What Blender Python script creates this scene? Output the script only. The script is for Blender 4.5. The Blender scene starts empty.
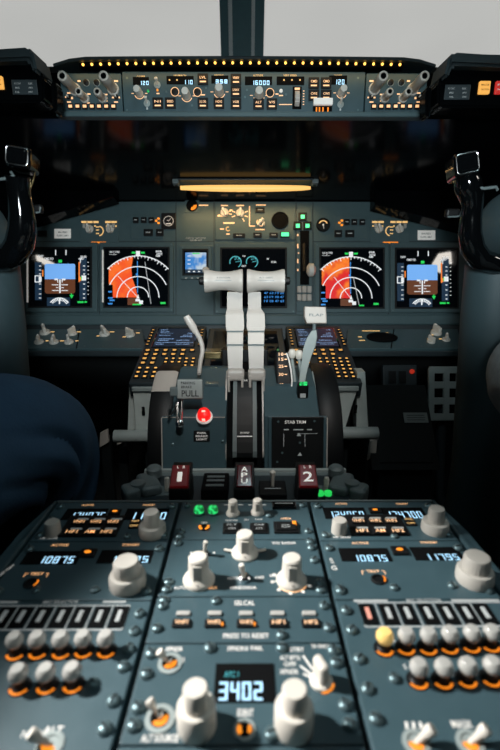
import bpy, bmesh, math, random
from mathutils import Vector, Matrix
random.seed(7)
SC = bpy.context.scene
COL = SC.collection
PI = math.pi
V = Vector

# ------------------------------------------------------------------ camera
CAMP = V((0.004, 0.0, 0.95)); FPX = 450.0
PITCH = math.radians(15.3); YAW = 0.0044
FWD = V((math.sin(YAW)*math.cos(PITCH), math.cos(YAW)*math.cos(PITCH), -math.sin(PITCH)))
RGT = V((math.cos(YAW), -math.sin(YAW), 0)); UPV = RGT.cross(FWD)
def ray(px, py): return FWD + RGT*((px-250)/FPX) + UPV*((375-py)/FPX)
def atY(px, py, y):
    d = ray(px, py); return CAMP + d*((y-CAMP.y)/d.y)
cam_d = bpy.data.cameras.new('camera'); cam = bpy.data.objects.new('camera', cam_d); COL.objects.link(cam)
M = Matrix((RGT, UPV, -FWD)).transposed().to_4x4(); M.translation = CAMP
cam.matrix_world = M
cam_d.sensor_fit = 'VERTICAL'; cam_d.sensor_height = 36; cam_d.sensor_width = 24
cam_d.lens = FPX/750*36; cam_d.clip_start = 0.02
cam_d.dof.use_dof = True; cam_d.dof.focus_distance = 0.80; cam_d.dof.aperture_fstop = 5.2
SC.camera = cam

class Fr:
    """a local frame: origin, u (right), v (up on the panel), n (out of the panel)"""
    def __init__(s, o, ux=(1,0,0), uy=(0,0,1)):
        s.o = V(o); s.ux = V(ux).normalized(); s.uy = V(uy).normalized(); s.n = s.ux.cross(s.uy).normalized()
        s.uy = s.n.cross(s.ux)
    def mat(s):
        m = Matrix((s.ux, s.uy, s.n)).transposed().to_4x4(); m.translation = s.o; return m
    def hit(s, px, py, w=0):
        d = ray(px, py); t = (s.o + s.n*w - CAMP).dot(s.n)/d.dot(s.n); return CAMP + d*t, t
    def at(s, px, py, w=0):
        p, t = s.hit(px, py, w); q = p - s.o
        return (q.dot(s.ux), q.dot(s.uy))
    def m(s, px, py, n=1): return n*s.hit(px, py)[1]/FPX          # metres of n pixels across
    def sub(s, px, py): return Fr(s.hit(px, py)[0], s.ux, s.uy)
    def subl(s, u, v, w=0): return Fr(s.o + s.ux*u + s.uy*v + s.n*w, s.ux, s.uy)
    def rect(s, x0, y0, x1, y1):
        ym = (y0+y1)/2; xm = (x0+x1)/2
        return (s.at(x0, ym)[0], s.at(xm, y1)[1], s.at(x1, ym)[0], s.at(xm, y0)[1])

# --------------------------------------------------------------- materials
def nodes(name):
    m = bpy.data.materials.new(name); m.use_nodes = True
    return m, m.node_tree.nodes, m.node_tree.links, m.node_tree.nodes['Principled BSDF']
def paint(name, col, rough=.5, metal=0., var=.12, scale=60, bump=.0, coat=0., spec=.5, emit=0., trans=0.):
    m, N, L, P = nodes(name)
    tc = N.new('ShaderNodeTexCoord'); nz = N.new('ShaderNodeTexNoise'); nz.inputs['Scale'].default_value = scale
    nz.inputs['Detail'].default_value = 4
    L.new(tc.outputs['Object'], nz.inputs['Vector'])
    mx = N.new('ShaderNodeMix'); mx.data_type = 'RGBA'
    a = [c*(1-var) for c in col]; b = [min(1, c*(1+var)) for c in col]
    mx.inputs[6].default_value = (*a, 1); mx.inputs[7].default_value = (*b, 1)
    L.new(nz.outputs['Fac'], mx.inputs[0]); L.new(mx.outputs[2], P.inputs['Base Color'])
    mr = N.new('ShaderNodeMapRange'); mr.inputs[3].default_value = max(.02, rough-.08); mr.inputs[4].default_value = min(1, rough+.08)
    L.new(nz.outputs['Fac'], mr.inputs[0]); L.new(mr.outputs[0], P.inputs['Roughness'])
    P.inputs['Metallic'].default_value = metal; P.inputs['Specular IOR Level'].default_value = spec
    P.inputs['Coat Weight'].default_value = coat
    P.inputs['Transmission Weight'].default_value = trans
    if emit:
        P.inputs['Emission Color'].default_value = (*col, 1); P.inputs['Emission Strength'].default_value = emit
    if bump:
        bp = N.new('ShaderNodeBump'); bp.inputs['Strength'].default_value = bump; bp.inputs['Distance'].default_value = .001
        n2 = N.new('ShaderNodeTexNoise'); n2.inputs['Scale'].default_value = scale*12
        L.new(tc.outputs['Object'], n2.inputs['Vector']); L.new(n2.outputs['Fac'], bp.inputs['Height']); L.new(bp.outputs[0], P.inputs['Normal'])
    return m
def glow(name, col, s=1., base=None):
    m, N, L, P = nodes(name)
    P.inputs['Base Color'].default_value = (*(base or [c*.3 for c in col]), 1)
    P.inputs['Roughness'].default_value = .4
    P.inputs['Emission Color'].default_value = (*col, 1); P.inputs['Emission Strength'].default_value = s
    return m
def mixglow(name, c1, c2, scale, lo, hi, s=1.):
    m, N, L, P = nodes(name)
    tc = N.new('ShaderNodeTexCoord'); nz = N.new('ShaderNodeTexNoise'); nz.inputs['Scale'].default_value = scale
    L.new(tc.outputs['Object'], nz.inputs['Vector'])
    cr = N.new('ShaderNodeValToRGB'); cr.color_ramp.elements[0].position = lo; cr.color_ramp.elements[1].position = hi
    cr.color_ramp.elements[0].color = (*c1, 1); cr.color_ramp.elements[1].color = (*c2, 1)
    L.new(nz.outputs['Fac'], cr.inputs[0]); L.new(cr.outputs[0], P.inputs['Emission Color'])
    P.inputs['Emission Strength'].default_value = s; P.inputs['Base Color'].default_value = (.01, .01, .01, 1)
    return m
TEAL = (.041, .083, .101)
m_panel = paint('panel_grey', TEAL, .48, bump=.15)
m_main = paint('main_panel_grey', (.062, .110, .122), .5, bump=.15)
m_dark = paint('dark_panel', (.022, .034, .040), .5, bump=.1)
m_shell = paint('glareshield_black', (.0018, .0022, .0026), .13, spec=.5, var=.05, scale=8)
m_shell.node_tree.nodes['Principled BSDF'].inputs['IOR'].default_value = 1.13
m_hood = paint('hood_teal_black', (.020, .036, .042), .55, bump=.2)
m_black = paint('black_plastic', (.005, .006, .007), .5, spec=.3)
m_gloss = paint('black_gloss', (.002, .0025, .003), .06, coat=.35, spec=.4, var=.05)
m_slot = paint('black_recess', (.0025, .003, .0035), .8, spec=.1)
m_white = paint('white_knob', (.72, .68, .61), .42, var=.06)
m_grey = paint('grey_knob', (.52, .50, .455), .45, var=.08)
m_lens = paint('milky_lens', (.60, .60, .57), .16, var=.12, scale=90, coat=1., trans=.22)
m_lensamber = paint('amber_lens', (.92, .60, .20), .2, emit=.22)
m_lever = paint('lever_white', (.50, .46, .42), .38, var=.06)
m_lgrey = paint('light_grey_metal', (.30, .35, .345), .45, bump=.1)
m_mgrey = paint('mid_grey_metal', (.13, .165, .17), .5, bump=.1)
m_chrome = paint('chrome', (.75, .76, .76), .2, metal=1.)
m_glint = paint('amber_reflection', (.55, .43, .22), .22, metal=1.)  # brass tint that carries amber reflections
m_screw = paint('screw_metal', (.13, .20, .22), .34, metal=.55, var=.2)
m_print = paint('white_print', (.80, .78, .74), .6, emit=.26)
m_pdim = paint('grey_print', (.42, .45, .45), .6, emit=.14)
m_number = glow('handle_number', (.9, .86, .8), .55, (.8, .78, .74))
m_pamber = glow('backlit_legend', (1., .50, .20), .95, (.7, .5, .35))
m_pyellow = glow('backlit_yellow_legend', (1., .60, .22), .85)
m_amber = glow('amber_lamp', (1., .30, .022), 1.25)
m_amberdim = glow('amber_glow', (1., .27, .018), 1.0)
m_led = glow('warm_led', (1., .50, .09), 2.6)
m_flood = glow('flood_tube', (1., .56, .16), 1.08)
m_digit = glow('blue_white_digits', (.42, .74, 1.), 1.5)
m_digitdim = glow('blue_digits', (.10, .35, .75), .6)
m_cyan = glow('cyan_digits', (.10, .55, .62), .7)
m_green = mixglow('green_lamp', (.004, .16, .03), (.03, .95, .22), 260, .42, .62, .9)
m_greendim = glow('green_symbol', (.02, .65, .10), .9)
m_gear = glow('gear_green', (.10, .95, .38), 1.5)
m_red = glow('red_lamp', (1., .012, .010), 1.0)
m_redglass = paint('red_handle_lens', (.16, .004, .006), .35, coat=.05, emit=.14)
m_redcap = glow('red_caution', (.62, .03, .025), .7)
m_orangecap = glow('amber_caution', (1., .48, .10), .85)
m_screen = paint('screen_glass', (.004, .006, .009), -.03, coat=.4, var=.05, scale=6)
m_sky = glow('horizon_sky', (.19, .46, .95), .85)
m_earth = glow('horizon_earth', (.17, .055, .022), .6)
m_tape = glow('tape_blue', (.012, .035, .07), .7)
m_swhite = glow('symbol_white', (.85, .88, .90), .9)
m_sgrey = glow('symbol_grey', (.5, .52, .54), .6)
m_sblue = glow('symbol_blue', (.05, .30, .80), .8)
m_sorange = glow('symbol_orange', (1., .25, .04), .9)
m_wx = mixglow('weather_orange', (.95, .085, .012), (1., .16, .015), 30, .4, .6, .95)
m_wx2 = mixglow('weather_red_orange', (.75, .012, .012), (1., .22, .015), 22, .42, .56, .95)
m_isfd = mixglow('standby_sky', (.05, .30, .80), (.65, .80, .92), 40, .45, .62, .75)
m_cdu = glow('cdu_text', (.34, .56, .95), .85)
m_cdubg = glow('cdu_screen', (.010, .022, .045), .6)
m_navy = paint('navy_cloth', (.040, .092, .165), .85, var=.25, scale=25, bump=.4, spec=.2)
m_greycloth = paint('grey_cloth', (.34, .38, .40), .9, var=.3, scale=120, bump=.4, spec=.2)
m_wall = paint('cabin_lining', (.016, .019, .02), .8)
m_plate = paint('handle_plate_grey', (.36, .39, .38), .5)
m_frame = paint('frame_light_grey', (.55, .62, .60), .5, bump=.1)
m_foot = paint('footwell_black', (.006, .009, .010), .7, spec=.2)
m_column = paint('column_grey', (.040, .068, .078), .5)
m_floor = paint('cabin_floor', (.008, .009, .009), .9)
m_post = paint('window_post', (.085, .20, .23), .45)
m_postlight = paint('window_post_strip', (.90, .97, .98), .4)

# ------------------------------------------------------------ mesh builder
_tc = {}
def textgeo(s):
    if s not in _tc:
        cu = bpy.data.curves.new('t', 'FONT'); cu.body = s; cu.size = 1; cu.resolution_u = 2; cu.offset = .010; cu.align_x = 'CENTER'; cu.align_y = 'CENTER'
        ob = bpy.data.objects.new('t', cu); COL.objects.link(ob)
        bpy.context.view_layer.update()
        me = ob.evaluated_get(bpy.context.evaluated_depsgraph_get()).to_mesh()
        vs = [tuple(v.co) for v in me.vertices]; fs = [tuple(p.vertices) for p in me.polygons]
        bpy.data.objects.remove(ob); bpy.data.curves.remove(cu)
        if vs:
            x0 = min(v[0] for v in vs); x1 = max(v[0] for v in vs); y0 = min(v[1] for v in vs); y1 = max(v[1] for v in vs)
            vs = [((v[0]-(x0+x1)/2), (v[1]-(y0+y1)/2)) for v in vs]
            _tc[s] = (vs, fs, x1-x0, y1-y0)
        else: _tc[s] = ([], [], 1, 1)
    return _tc[s]
SEG = {'0':'abcdef','1':'bc','2':'abged','3':'abgcd','4':'fgbc','5':'afgcd','6':'afgedc','7':'abc','8':'abcdefg','9':'abcdfg'}
def rotm(axis, deg): return Matrix.Rotation(math.radians(deg), 3, axis)

class MB:
    def __init__(s, *mats): s.v = []; s.f = []; s.mi = []; s.sm = []; s.mats = list(mats); s.cur = 0
    def mat(s, m):
        if m not in s.mats: s.mats.append(m)
        s.cur = s.mats.index(m); return s
    def add(s, vs, fs, smooth=False):
        b = len(s.v); s.v += [tuple(v) for v in vs]
        for f in fs: s.f.append(tuple(i+b for i in f)); s.mi.append(s.cur); s.sm.append(smooth)
        return s
    def frombm(s, bm, smooth=False):
        bm.verts.ensure_lookup_table(); bm.verts.index_update()
        s.add([v.co.copy() for v in bm.verts], [[v.index for v in f.verts] for f in bm.faces], smooth); bm.free(); return s
    def box(s, c, d, bev=0, seg=2, rot=None, taper=None):
        bm = bmesh.new(); bmesh.ops.create_cube(bm, size=1)
        for v in bm.verts:
            k = 1
            if taper and v.co.z > 0: k = taper
            v.co = V((v.co.x*d[0]*k, v.co.y*d[1]*k, v.co.z*d[2]))
        if bev: bmesh.ops.bevel(bm, geom=bm.edges[:], offset=bev, segments=seg, profile=.5, affect='EDGES')
        for v in bm.verts:
            if rot: v.co = rot @ v.co
            v.co += V(c)
        return s.frombm(bm, False)
    def lohi(s, a, b, bev=0, seg=2): return s.box([(a[i]+b[i])/2 for i in range(3)], [abs(b[i]-a[i]) for i in range(3)], bev, seg)
    def prism(s, poly, w0, w1, bev=0, seg=2):
        bm = bmesh.new(); n = len(poly)
        a = [bm.verts.new((p[0], p[1], w0)) for p in poly]; b = [bm.verts.new((p[0], p[1], w1)) for p in poly]
        bm.faces.new(a[::-1]); top = bm.faces.new(b)
        for i in range(n): bm.faces.new((a[i], a[(i+1) % n], b[(i+1) % n], b[i]))
        if bev: bmesh.ops.bevel(bm, geom=[e for e in top.edges], offset=bev, segments=seg, profile=.5, affect='EDGES')
        bmesh.ops.recalc_face_normals(bm, faces=bm.faces[:])
        return s.frombm(bm)
    def xprism(s, poly, x0, x1, bev=0):          # poly of (y, z), extruded along x
        bm = bmesh.new(); n = len(poly)
        a = [bm.verts.new((x0, p[0], p[1])) for p in poly]; b = [bm.verts.new((x1, p[0], p[1])) for p in poly]
        bm.faces.new(a); bm.faces.new(b[::-1])
        for i in range(n): bm.faces.new((a[i], b[i], b[(i+1) % n], a[(i+1) % n]))
        bmesh.ops.recalc_face_normals(bm, faces=bm.faces[:])
        if bev: bmesh.ops.bevel(bm, geom=bm.edges[:], offset=bev, segments=2, profile=.5, affect='EDGES')
        return s.frombm(bm)
    def lathe(s, prof, c=(0,0,0), seg=28, rot=None, flute=0, fdep=0., fr=None, sy=1., caps=True):
        vs = []; fs = []; n = len(prof)
        for i, (r, w) in enumerate(prof):
            for j in range(seg):
                a = 2*PI*j/seg; rr = r
                if flute and fr and fr[0] <= i <= fr[1]: rr = r - (fdep if j % 2 else 0)
                p = V((rr*math.cos(a), rr*math.sin(a)*sy, w))
                if rot: p = rot @ p
                vs.append(p + V(c))
        for i in range(n-1):
            for j in range(seg):
                k = (j+1) % seg; fs.append((i*seg+j, i*seg+k, (i+1)*seg+k, (i+1)*seg+j))
        if caps: fs.append(tuple(range(seg))[::-1]); fs.append(tuple((n-1)*seg+j for j in range(seg)))
        s.add(vs, fs, True); return s
    def tube(s, pts, r, seg=12, sy=1., caps=True, up=(0,0,1)):
        pts = [V(p) for p in pts]; n = len(pts); vs = []; fs = []
        rs = r if isinstance(r, (list, tuple)) else [r]*n
        for i, p in enumerate(pts):
            t = (pts[min(i+1, n-1)] - pts[max(i-1, 0)]).normalized()
            x = t.cross(V(up));
            if x.length < 1e-3: x = t.cross(V((0, 1, 0)))
            x.normalize(); y = x.cross(t)
            for j in range(seg):
                a = 2*PI*j/seg; vs.append(p + x*rs[i]*math.cos(a) + y*rs[i]*sy*math.sin(a))
        for i in range(n-1):
            for j in range(seg):
                k = (j+1) % seg; fs.append((i*seg+j, i*seg+k, (i+1)*seg+k, (i+1)*seg+j))
        if caps: fs.append(tuple(range(seg))[::-1]); fs.append(tuple((n-1)*seg+j for j in range(seg)))
        bm = bmesh.new(); bv = [bm.verts.new(v) for v in vs]
        for f in fs: bm.faces.new([bv[i] for i in f])
        bmesh.ops.recalc_face_normals(bm, faces=bm.faces[:])
        return s.frombm(bm, True)
    def poly(s, pts, w): return s.add([(p[0], p[1], w) for p in pts], [tuple(range(len(pts)))])
    def rect(s, u0, v0, u1, v1, w): return s.poly([(u0, v0), (u1, v0), (u1, v1), (u0, v1)], w)
    def crect(s, c, du, dv, w): return s.rect(c[0]-du/2, c[1]-dv/2, c[0]+du/2, c[1]+dv/2, w)
    def line(s, p, q, wd, w):
        d = V((q[0]-p[0], q[1]-p[1])); d.normalize(); n = V((-d.y, d.x))*wd/2
        return s.poly([(p[0]-n.x, p[1]-n.y), (q[0]-n.x, q[1]-n.y), (q[0]+n.x, q[1]+n.y), (p[0]+n.x, p[1]+n.y)], w)
    def ring(s, c, r0, r1, w, a0=0, a1=360, n=28, sy=1.):
        vs = []; fs = []
        for i in range(n+1):
            a = math.radians(a0+(a1-a0)*i/n)
            for r in (r0, r1): vs.append((c[0]+r*math.cos(a), c[1]+r*math.sin(a)*sy, w))
        for i in range(n): fs.append((2*i, 2*i+1, 2*i+3, 2*i+2))
        return s.add(vs, fs)
    def disc(s, c, r, w, n=24): return s.poly([(c[0]+r*math.cos(2*PI*i/n), c[1]+r*math.sin(2*PI*i/n)) for i in range(n)], w)
    def text(s, t, c, h, w, width=None, rot=0., slant=0.):
        vs, fs, tw, th = textgeo(t); k = h/.7; kx = k if width is None else width/tw
        ca, sa = math.cos(math.radians(rot)), math.sin(math.radians(rot))
        out = []
        for x, y in vs:
            X, Y = x*kx + y*k*slant, y*k
            out.append((c[0]+X*ca-Y*sa, c[1]+X*sa+Y*ca, w))
        return s.add(out, fs)
    def digits(s, t, u0, u1, v0, v1, w, th=.16, gap=.30):
        n = len([c for c in t if c != '.']); cw = (u1-u0)/n; dw = cw*(1-gap); H = v1-v0; T = dw*th*1.35; i = 0
        for ch in t:
            if ch == '.': s.rect(u0+i*cw-cw*gap*.75, v0, u0+i*cw-cw*gap*.3, v0+T, w); continue
            x0 = u0+i*cw+cw*gap/2; x1 = x0+dw; vm = (v0+v1)/2; i += 1
            if ch == ' ': continue
            e = T*.10
            for g in SEG[ch]:
                if g == 'a': s.rect(x0+e, v1-T, x1-e, v1, w)
                if g == 'd': s.rect(x0+e, v0, x1-e, v0+T, w)
                if g == 'g': s.rect(x0+e, vm-T/2, x1-e, vm+T/2, w)
                if g == 'f': s.rect(x0, vm+e, x0+T, v1, w+1e-6)
                if g == 'b': s.rect(x1-T, vm+e, x1, v1, w+1e-6)
                if g == 'e': s.rect(x0, v0, x0+T, vm-e, w+1e-6)
                if g == 'c': s.rect(x1-T, v0, x1, vm-e, w+1e-6)
        return s
    def mesh(s, name):
        me = bpy.data.meshes.new(name); me.from_pydata(s.v, [], s.f)
        for m in s.mats: me.materials.append(m)
        me.polygons.foreach_set('material_index', s.mi); me.polygons.foreach_set('use_smooth', s.sm)
        me.update()
        try: me.set_sharp_from_angle(angle=math.radians(38))
        except Exception: pass
        me.polygons.foreach_set('use_smooth', s.sm); me.update()
        return me
    def build(s, name, parent=None, loc=(0,0,0), rz=0.): return inst(s.mesh(name), name, parent, loc, rz)
def inst(me, name, parent=None, loc=(0,0,0), rz=0., rot=None, scale=None):
    o = bpy.data.objects.new(name, me); COL.objects.link(o)
    if parent: o.parent = parent
    o.location = loc; o.rotation_euler = rot or (0, 0, rz)
    if scale: o.scale = scale
    return o
def thing(name, label, cat, fr, group=None):
    o = bpy.data.objects.new(name, None); COL.objects.link(o); o.empty_display_size = .02
    o.matrix_world = fr.mat(); tag(o, label, cat, group); return o
def tag(o, label, cat, group=None):
    o['label'] = label; o['category'] = cat
    if group: o['group'] = group
    return o
def struct(name, mb, label, cat):
    o = mb.build(name); o['kind'] = 'structure'; tag(o, label, cat); return o
W3 = Fr((0,0,0), (1,0,0), (0,1,0))            # world axes
def wfr(o): return Fr(o, (1,0,0), (0,1,0))    # world-aligned frame at o

# ------------------------------------------------------------ shared parts
def me_screw(r=.0032):
    mb = MB(m_screw); mb.lathe([(r, 0), (r, r*.25), (r*.8, r*.55), (r*.35, r*.72), (0.0001, r*.74)], seg=16)
    mb.mat(m_black).box((0, 0, r*.72), (r*1.3, r*.22, r*.12), rot=rotm('Z', 35)); return mb.mesh('screw')
SCREW = me_screw()
def screws(parent, pts, r=.0032, w=.0):
    for p in pts: inst(SCREW, 'screw', parent, (p[0], p[1], w), rz=random.random()*3, scale=(r/.0032*1.28,)*3)
def me_knob2(r1, h1, r2, h2, mat=None, flute=True):           # two-stage tuning knob
    mb = MB(mat or m_white); e = r1*.10
    mb.lathe([(r1*.97, 0), (r1, e), (r1*.98, h1-e), (r1*.90, h1), (r2, h1)], seg=48, flute=flute, fdep=r1*.035, fr=(1, 2), caps=False)
    mb.lathe([(r2*1.02, h1), (r2, h1+h2-e), (r2*.88, h1+h2), (.0001, h1+h2)], seg=48, flute=flute, fdep=r2*.05, fr=(0, 1), caps=False)
    return mb.mesh('tuning_knob')
def me_knob_skirt(rs, rt, h, mat=None, pointer=True):         # round knob on a skirt with a grey grip bar
    mb = MB(mat or m_white); a = h*.16
    mb.lathe([(rs*.98, 0), (rs, a*.5), (rs*.92, a), (rt*1.12, a*1.6), (rt*1.0, h*.35), (rt*.92, h-rt*.15), (rt*.78, h), (.0001, h*1.01)], seg=36)
    if pointer: mb.mat(m_grey).box((0, -rt*.78, h*.48), (rt*.85, rt*.55, h*.72), rt*.08); mb.mat(m_black).disc((0, -rs*.86), rs*.07, a*1.25)
    return mb.mesh('rotary_knob')
def me_pointer(r, h, mat=None):                                # round base with a bar grip
    mb = MB(mat or m_white)
    mb.lathe([(r, 0), (r, h*.18), (r*.86, h*.3), (.0001, h*.3)], seg=24)
    mb.box((0, 0, h*.62), (r*.62, r*2.1, h*.75), r*.16); mb.mat(m_print).box((0, r*.7, h*1.005), (r*.14, r*.6, r*.04)); return mb.mesh('pointer_knob')
def me_toggle(r, L, tilt=(0, 18), bat=None, ring=m_chrome):    # ring nut and bat lever
    mb = MB(ring); mb.lathe([(r, 0), (r, r*.5), (r*.72, r*.75), (r*.55, r*.75), (r*.5, r*.3)], seg=24, caps=False)
    R = rotm('X', tilt[0]) @ rotm('Y', tilt[1])
    mb.mat(bat or m_white).lathe([(r*.26, 0), (r*.30, L*.35), (r*.46, L*.8), (r*.42, L*.95), (.0001, L)], seg=16, rot=R)
    return mb.mesh('toggle_switch')
def me_key(du, dv, h, legend=None, mat=m_pamber, top=m_black, lines=1, fill=.80):
    mb = MB(top); mb.box((0, 0, h/2), (du, dv, h), min(du, dv)*.12)
    if legend:
        mb.mat(mat); ls = legend if isinstance(legend, (list, tuple)) else [legend]; n = len(ls)
        for i, t in enumerate(ls):
            mb.text(t, (0, dv*(.30*(n-1) - .60*i)/max(1, n-1)*.8 if n > 1 else 0), dv*(.34 if n > 1 else .66), h+.00015, width=min(du*fill, dv*.62*len(t)))
    return mb.mesh('push_button')
# ================================================================ aft pedestal
ZP = 0.6771
PED = Fr((0, 0, ZP), (1,0,0), (0,1,0))
YF = PED.at(244, 501)[1]                       # front edge of the pedestal top
pt = thing('pedestal', 'dark teal centre pedestal console carrying the radio panels', 'console', wfr((0, .30, 0)))
mb = MB(m_dark); mb.lohi((-.214, -.14, .02), (.212, YF-.302, ZP-.0126)); mb.build('body', pt)
for sx in (-1, 1):
    mb = MB(m_panel); xa, xb = .2135, .2165
    poly = [(xa*sx, -.14), (.232*sx, -.14), (.2255*sx, YF-.36), (.2165*sx, YF-.298), (xa*sx, YF-.298)]
    if sx < 0: poly = poly[::-1]
    mb.prism(poly, ZP-.07, ZP+.0005, .002); mb.build('side_rail', pt)
mb = MB(m_mgrey); mb.lohi((-.213, YF-.3015, ZP-.03), (.213, YF-.299, ZP+.0008), .0006); mb.build('front_edge', pt)

def pmod(name, label, cat, x0, x1, py0, py1, group=None, y0=None, y1=None, mat=m_panel):
    """one radio module between two picture rows; returns its root, frame and size"""
    ya = PED.at(248, py0)[1] if y0 is None else y0; yb = PED.at(248, py1)[1] if y1 is None else y1
    fr = PED.subl((x0+x1)/2, (ya+yb)/2, 0); r = thing(name, label, cat, fr, group)
    du, dv = (x1-x0)-.0040, abs(ya-yb)-.0009
    mb = MB(mat); mb.box((0, 0, -.006), (du, dv, .012), .0009, 2)
    return r, fr, du, dv, mb
XI, XO = .0725, .2125
def win(fr, mb, px, w=.0004, frame=True):
    """a recessed-looking dark display pane; returns the pane part builder"""
    u0, v0, u1, v1 = fr.rect(*px); return u0, v0, u1, v1

def display(root, fr, px, txt, du0, du1, pv0, pv1, mat=m_digit, slant=True):
    """black readout pane set in a shallow frame with lit digits"""
    u0, v0, u1, v1 = fr.rect(*px)
    mb = MB(m_slot); mb.lohi((u0, v0, -.001), (u1, v1, .0006))
    d = mb.build('readout', root)
    m2 = MB(mat); a = fr.at(du0, pv1); b = fr.at(du1, pv0)
    a0 = fr.at(du0, (pv0+pv1)/2)[0]; b0 = fr.at(du1, (pv0+pv1)/2)[0]
    m2.digits(txt, a0, b0, a[1], b[1], .0010); m2.build('digits', d)
    return d

KN_SMALL = MB(m_grey).lathe([(.0078, 0), (.0080, .001), (.0074, .0125), (.0064, .0142), (.0001, .0144)], seg=36, flute=True, fdep=.0006, fr=(1, 2), caps=False).mesh('volume_knob')
KN2 = me_knob2(.0155, .0115, .0108, .0125, m_grey)
KN2C = me_knob2(.0135, .0105, .0078, .0145, m_grey)

# ---- VHF comm radios
def comm(side):
    L = side < 0
    r, fr, du, dv, mb = pmod('communication_radio', 'left communication radio at the far end of the pedestal with a 134025 readout' if L else 'right communication radio at the far end of the pedestal reading 124050 and 124700', 'radio', *( (-XO, -XI) if L else (XI, XO)), 501.8, 541)
    mb.mat(m_pamber)
    for t, c in ((('ACTIVE', (88, 505.2)), ('STANDBY', (149, 505.2))) if L else (('ACTIVE', (341, 504)), ('STANDBY', (402, 504)))):
        q = fr.at(*c); mb.text(t, q, .0030, .0003, width=.0135)
    q = fr.at(*((49, 538.5) if L else (342, 537.5))); mb.mat(m_print).text('HF SENS', q, .0025, .0003, width=.017)
    mb.build('faceplate', r)
    if L:
        display(r, fr, (64, 509, 106, 520), '134025', 69, 105, 513.2, 520); display(r, fr, (125, 509, 168, 520), '118.80', 129, 167, 513.2, 520)
    else:
        display(r, fr, (324, 508, 366, 519), '124050', 328, 365, 512.2, 519); display(r, fr, (382, 508, 425, 519), '124700', 386, 423, 512.2, 519)
    # raised key block
    ks = [('VHF1', 79, 523), ('VHF2', 96, 523), ('VHF3', 113, 523), ('HF1', 72, 533), ('AM', 90, 533), ('HF2', 107, 533)] if L else \
         [('VHF1', 358, 522), ('VHF2', 375, 522), ('VHF3', 391, 522), ('HF1', 362, 532), ('AM', 380, 532), ('HF2', 398, 532)]
    us = [fr.at(k[1], k[2])[0] for k in ks]; vs = [fr.at(k[1], k[2])[1] for k in ks]
    mb = MB(m_black); mb.lohi((min(us)-.012, min(vs)-.007, -.001), (max(us)+.010, max(vs)+.0115, .0022), .001); kb = mb.build('key_block', r)
    for (t, px, py) in ks:
        u, v = fr.at(px, py, .0022)
        me_key_o = inst(me_key(.0145, .0078, .0018, t), 'key', kb, (u, v, .0022))
        lamp = MB(m_pdim); lamp.box((u+.002, v+.0066, .0026), (.0115, .0022, .0010), .0004); lamp.build('key_lamp', kb)
    tq = fr.at(115, 513) if L else fr.at(375, 511.5)
    mb = MB(m_black); mb.box((0, 0, .0012), (.013, .010, .0024), .0008); mb.mat(m_amber).lathe([(.0030, .0024), (.0026, .0029), (.0001, .003)], sy=.5, seg=16); mb.build('transfer_key', r, (*tq, 0))
    for t, px, py in ((('TEST', 135.5, 522.5), ('OFF', 134, 527)) if L else (('PNL', 409, 520.5), ('OFF', 411, 524.5))):
        mb = MB(m_black); mb.box((0, 0, .0008), (.011, .0062, .0016), .0006); mb.mat(m_pyellow).text(t, (0, 0), .003, .0018, width=.0085); mb.build('push_button', r, (*fr.at(px, py), 0))
    inst(KN_SMALL, 'volume_knob', r, (*fr.at(*((53.5, 534) if L else (339, 532))), 0))
    inst(KN2C, 'tuning_knob', r, (*fr.at(*((152.5, 533.5) if L else (434.5, 530))), 0))
    e = du/2-.0065
    screws(r, [(-e, dv/2-.010), (-e, -dv/2+.008), (e, dv/2-.010), (e, -dv/2+.008), (-e if L else e, 0)], .0036)
    q = (fr.at(126, 540)[0] if L else fr.at(396, 540)[0], -dv/2+.006); screws(r, [q], .0030)
comm(-1); comm(1)

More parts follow.
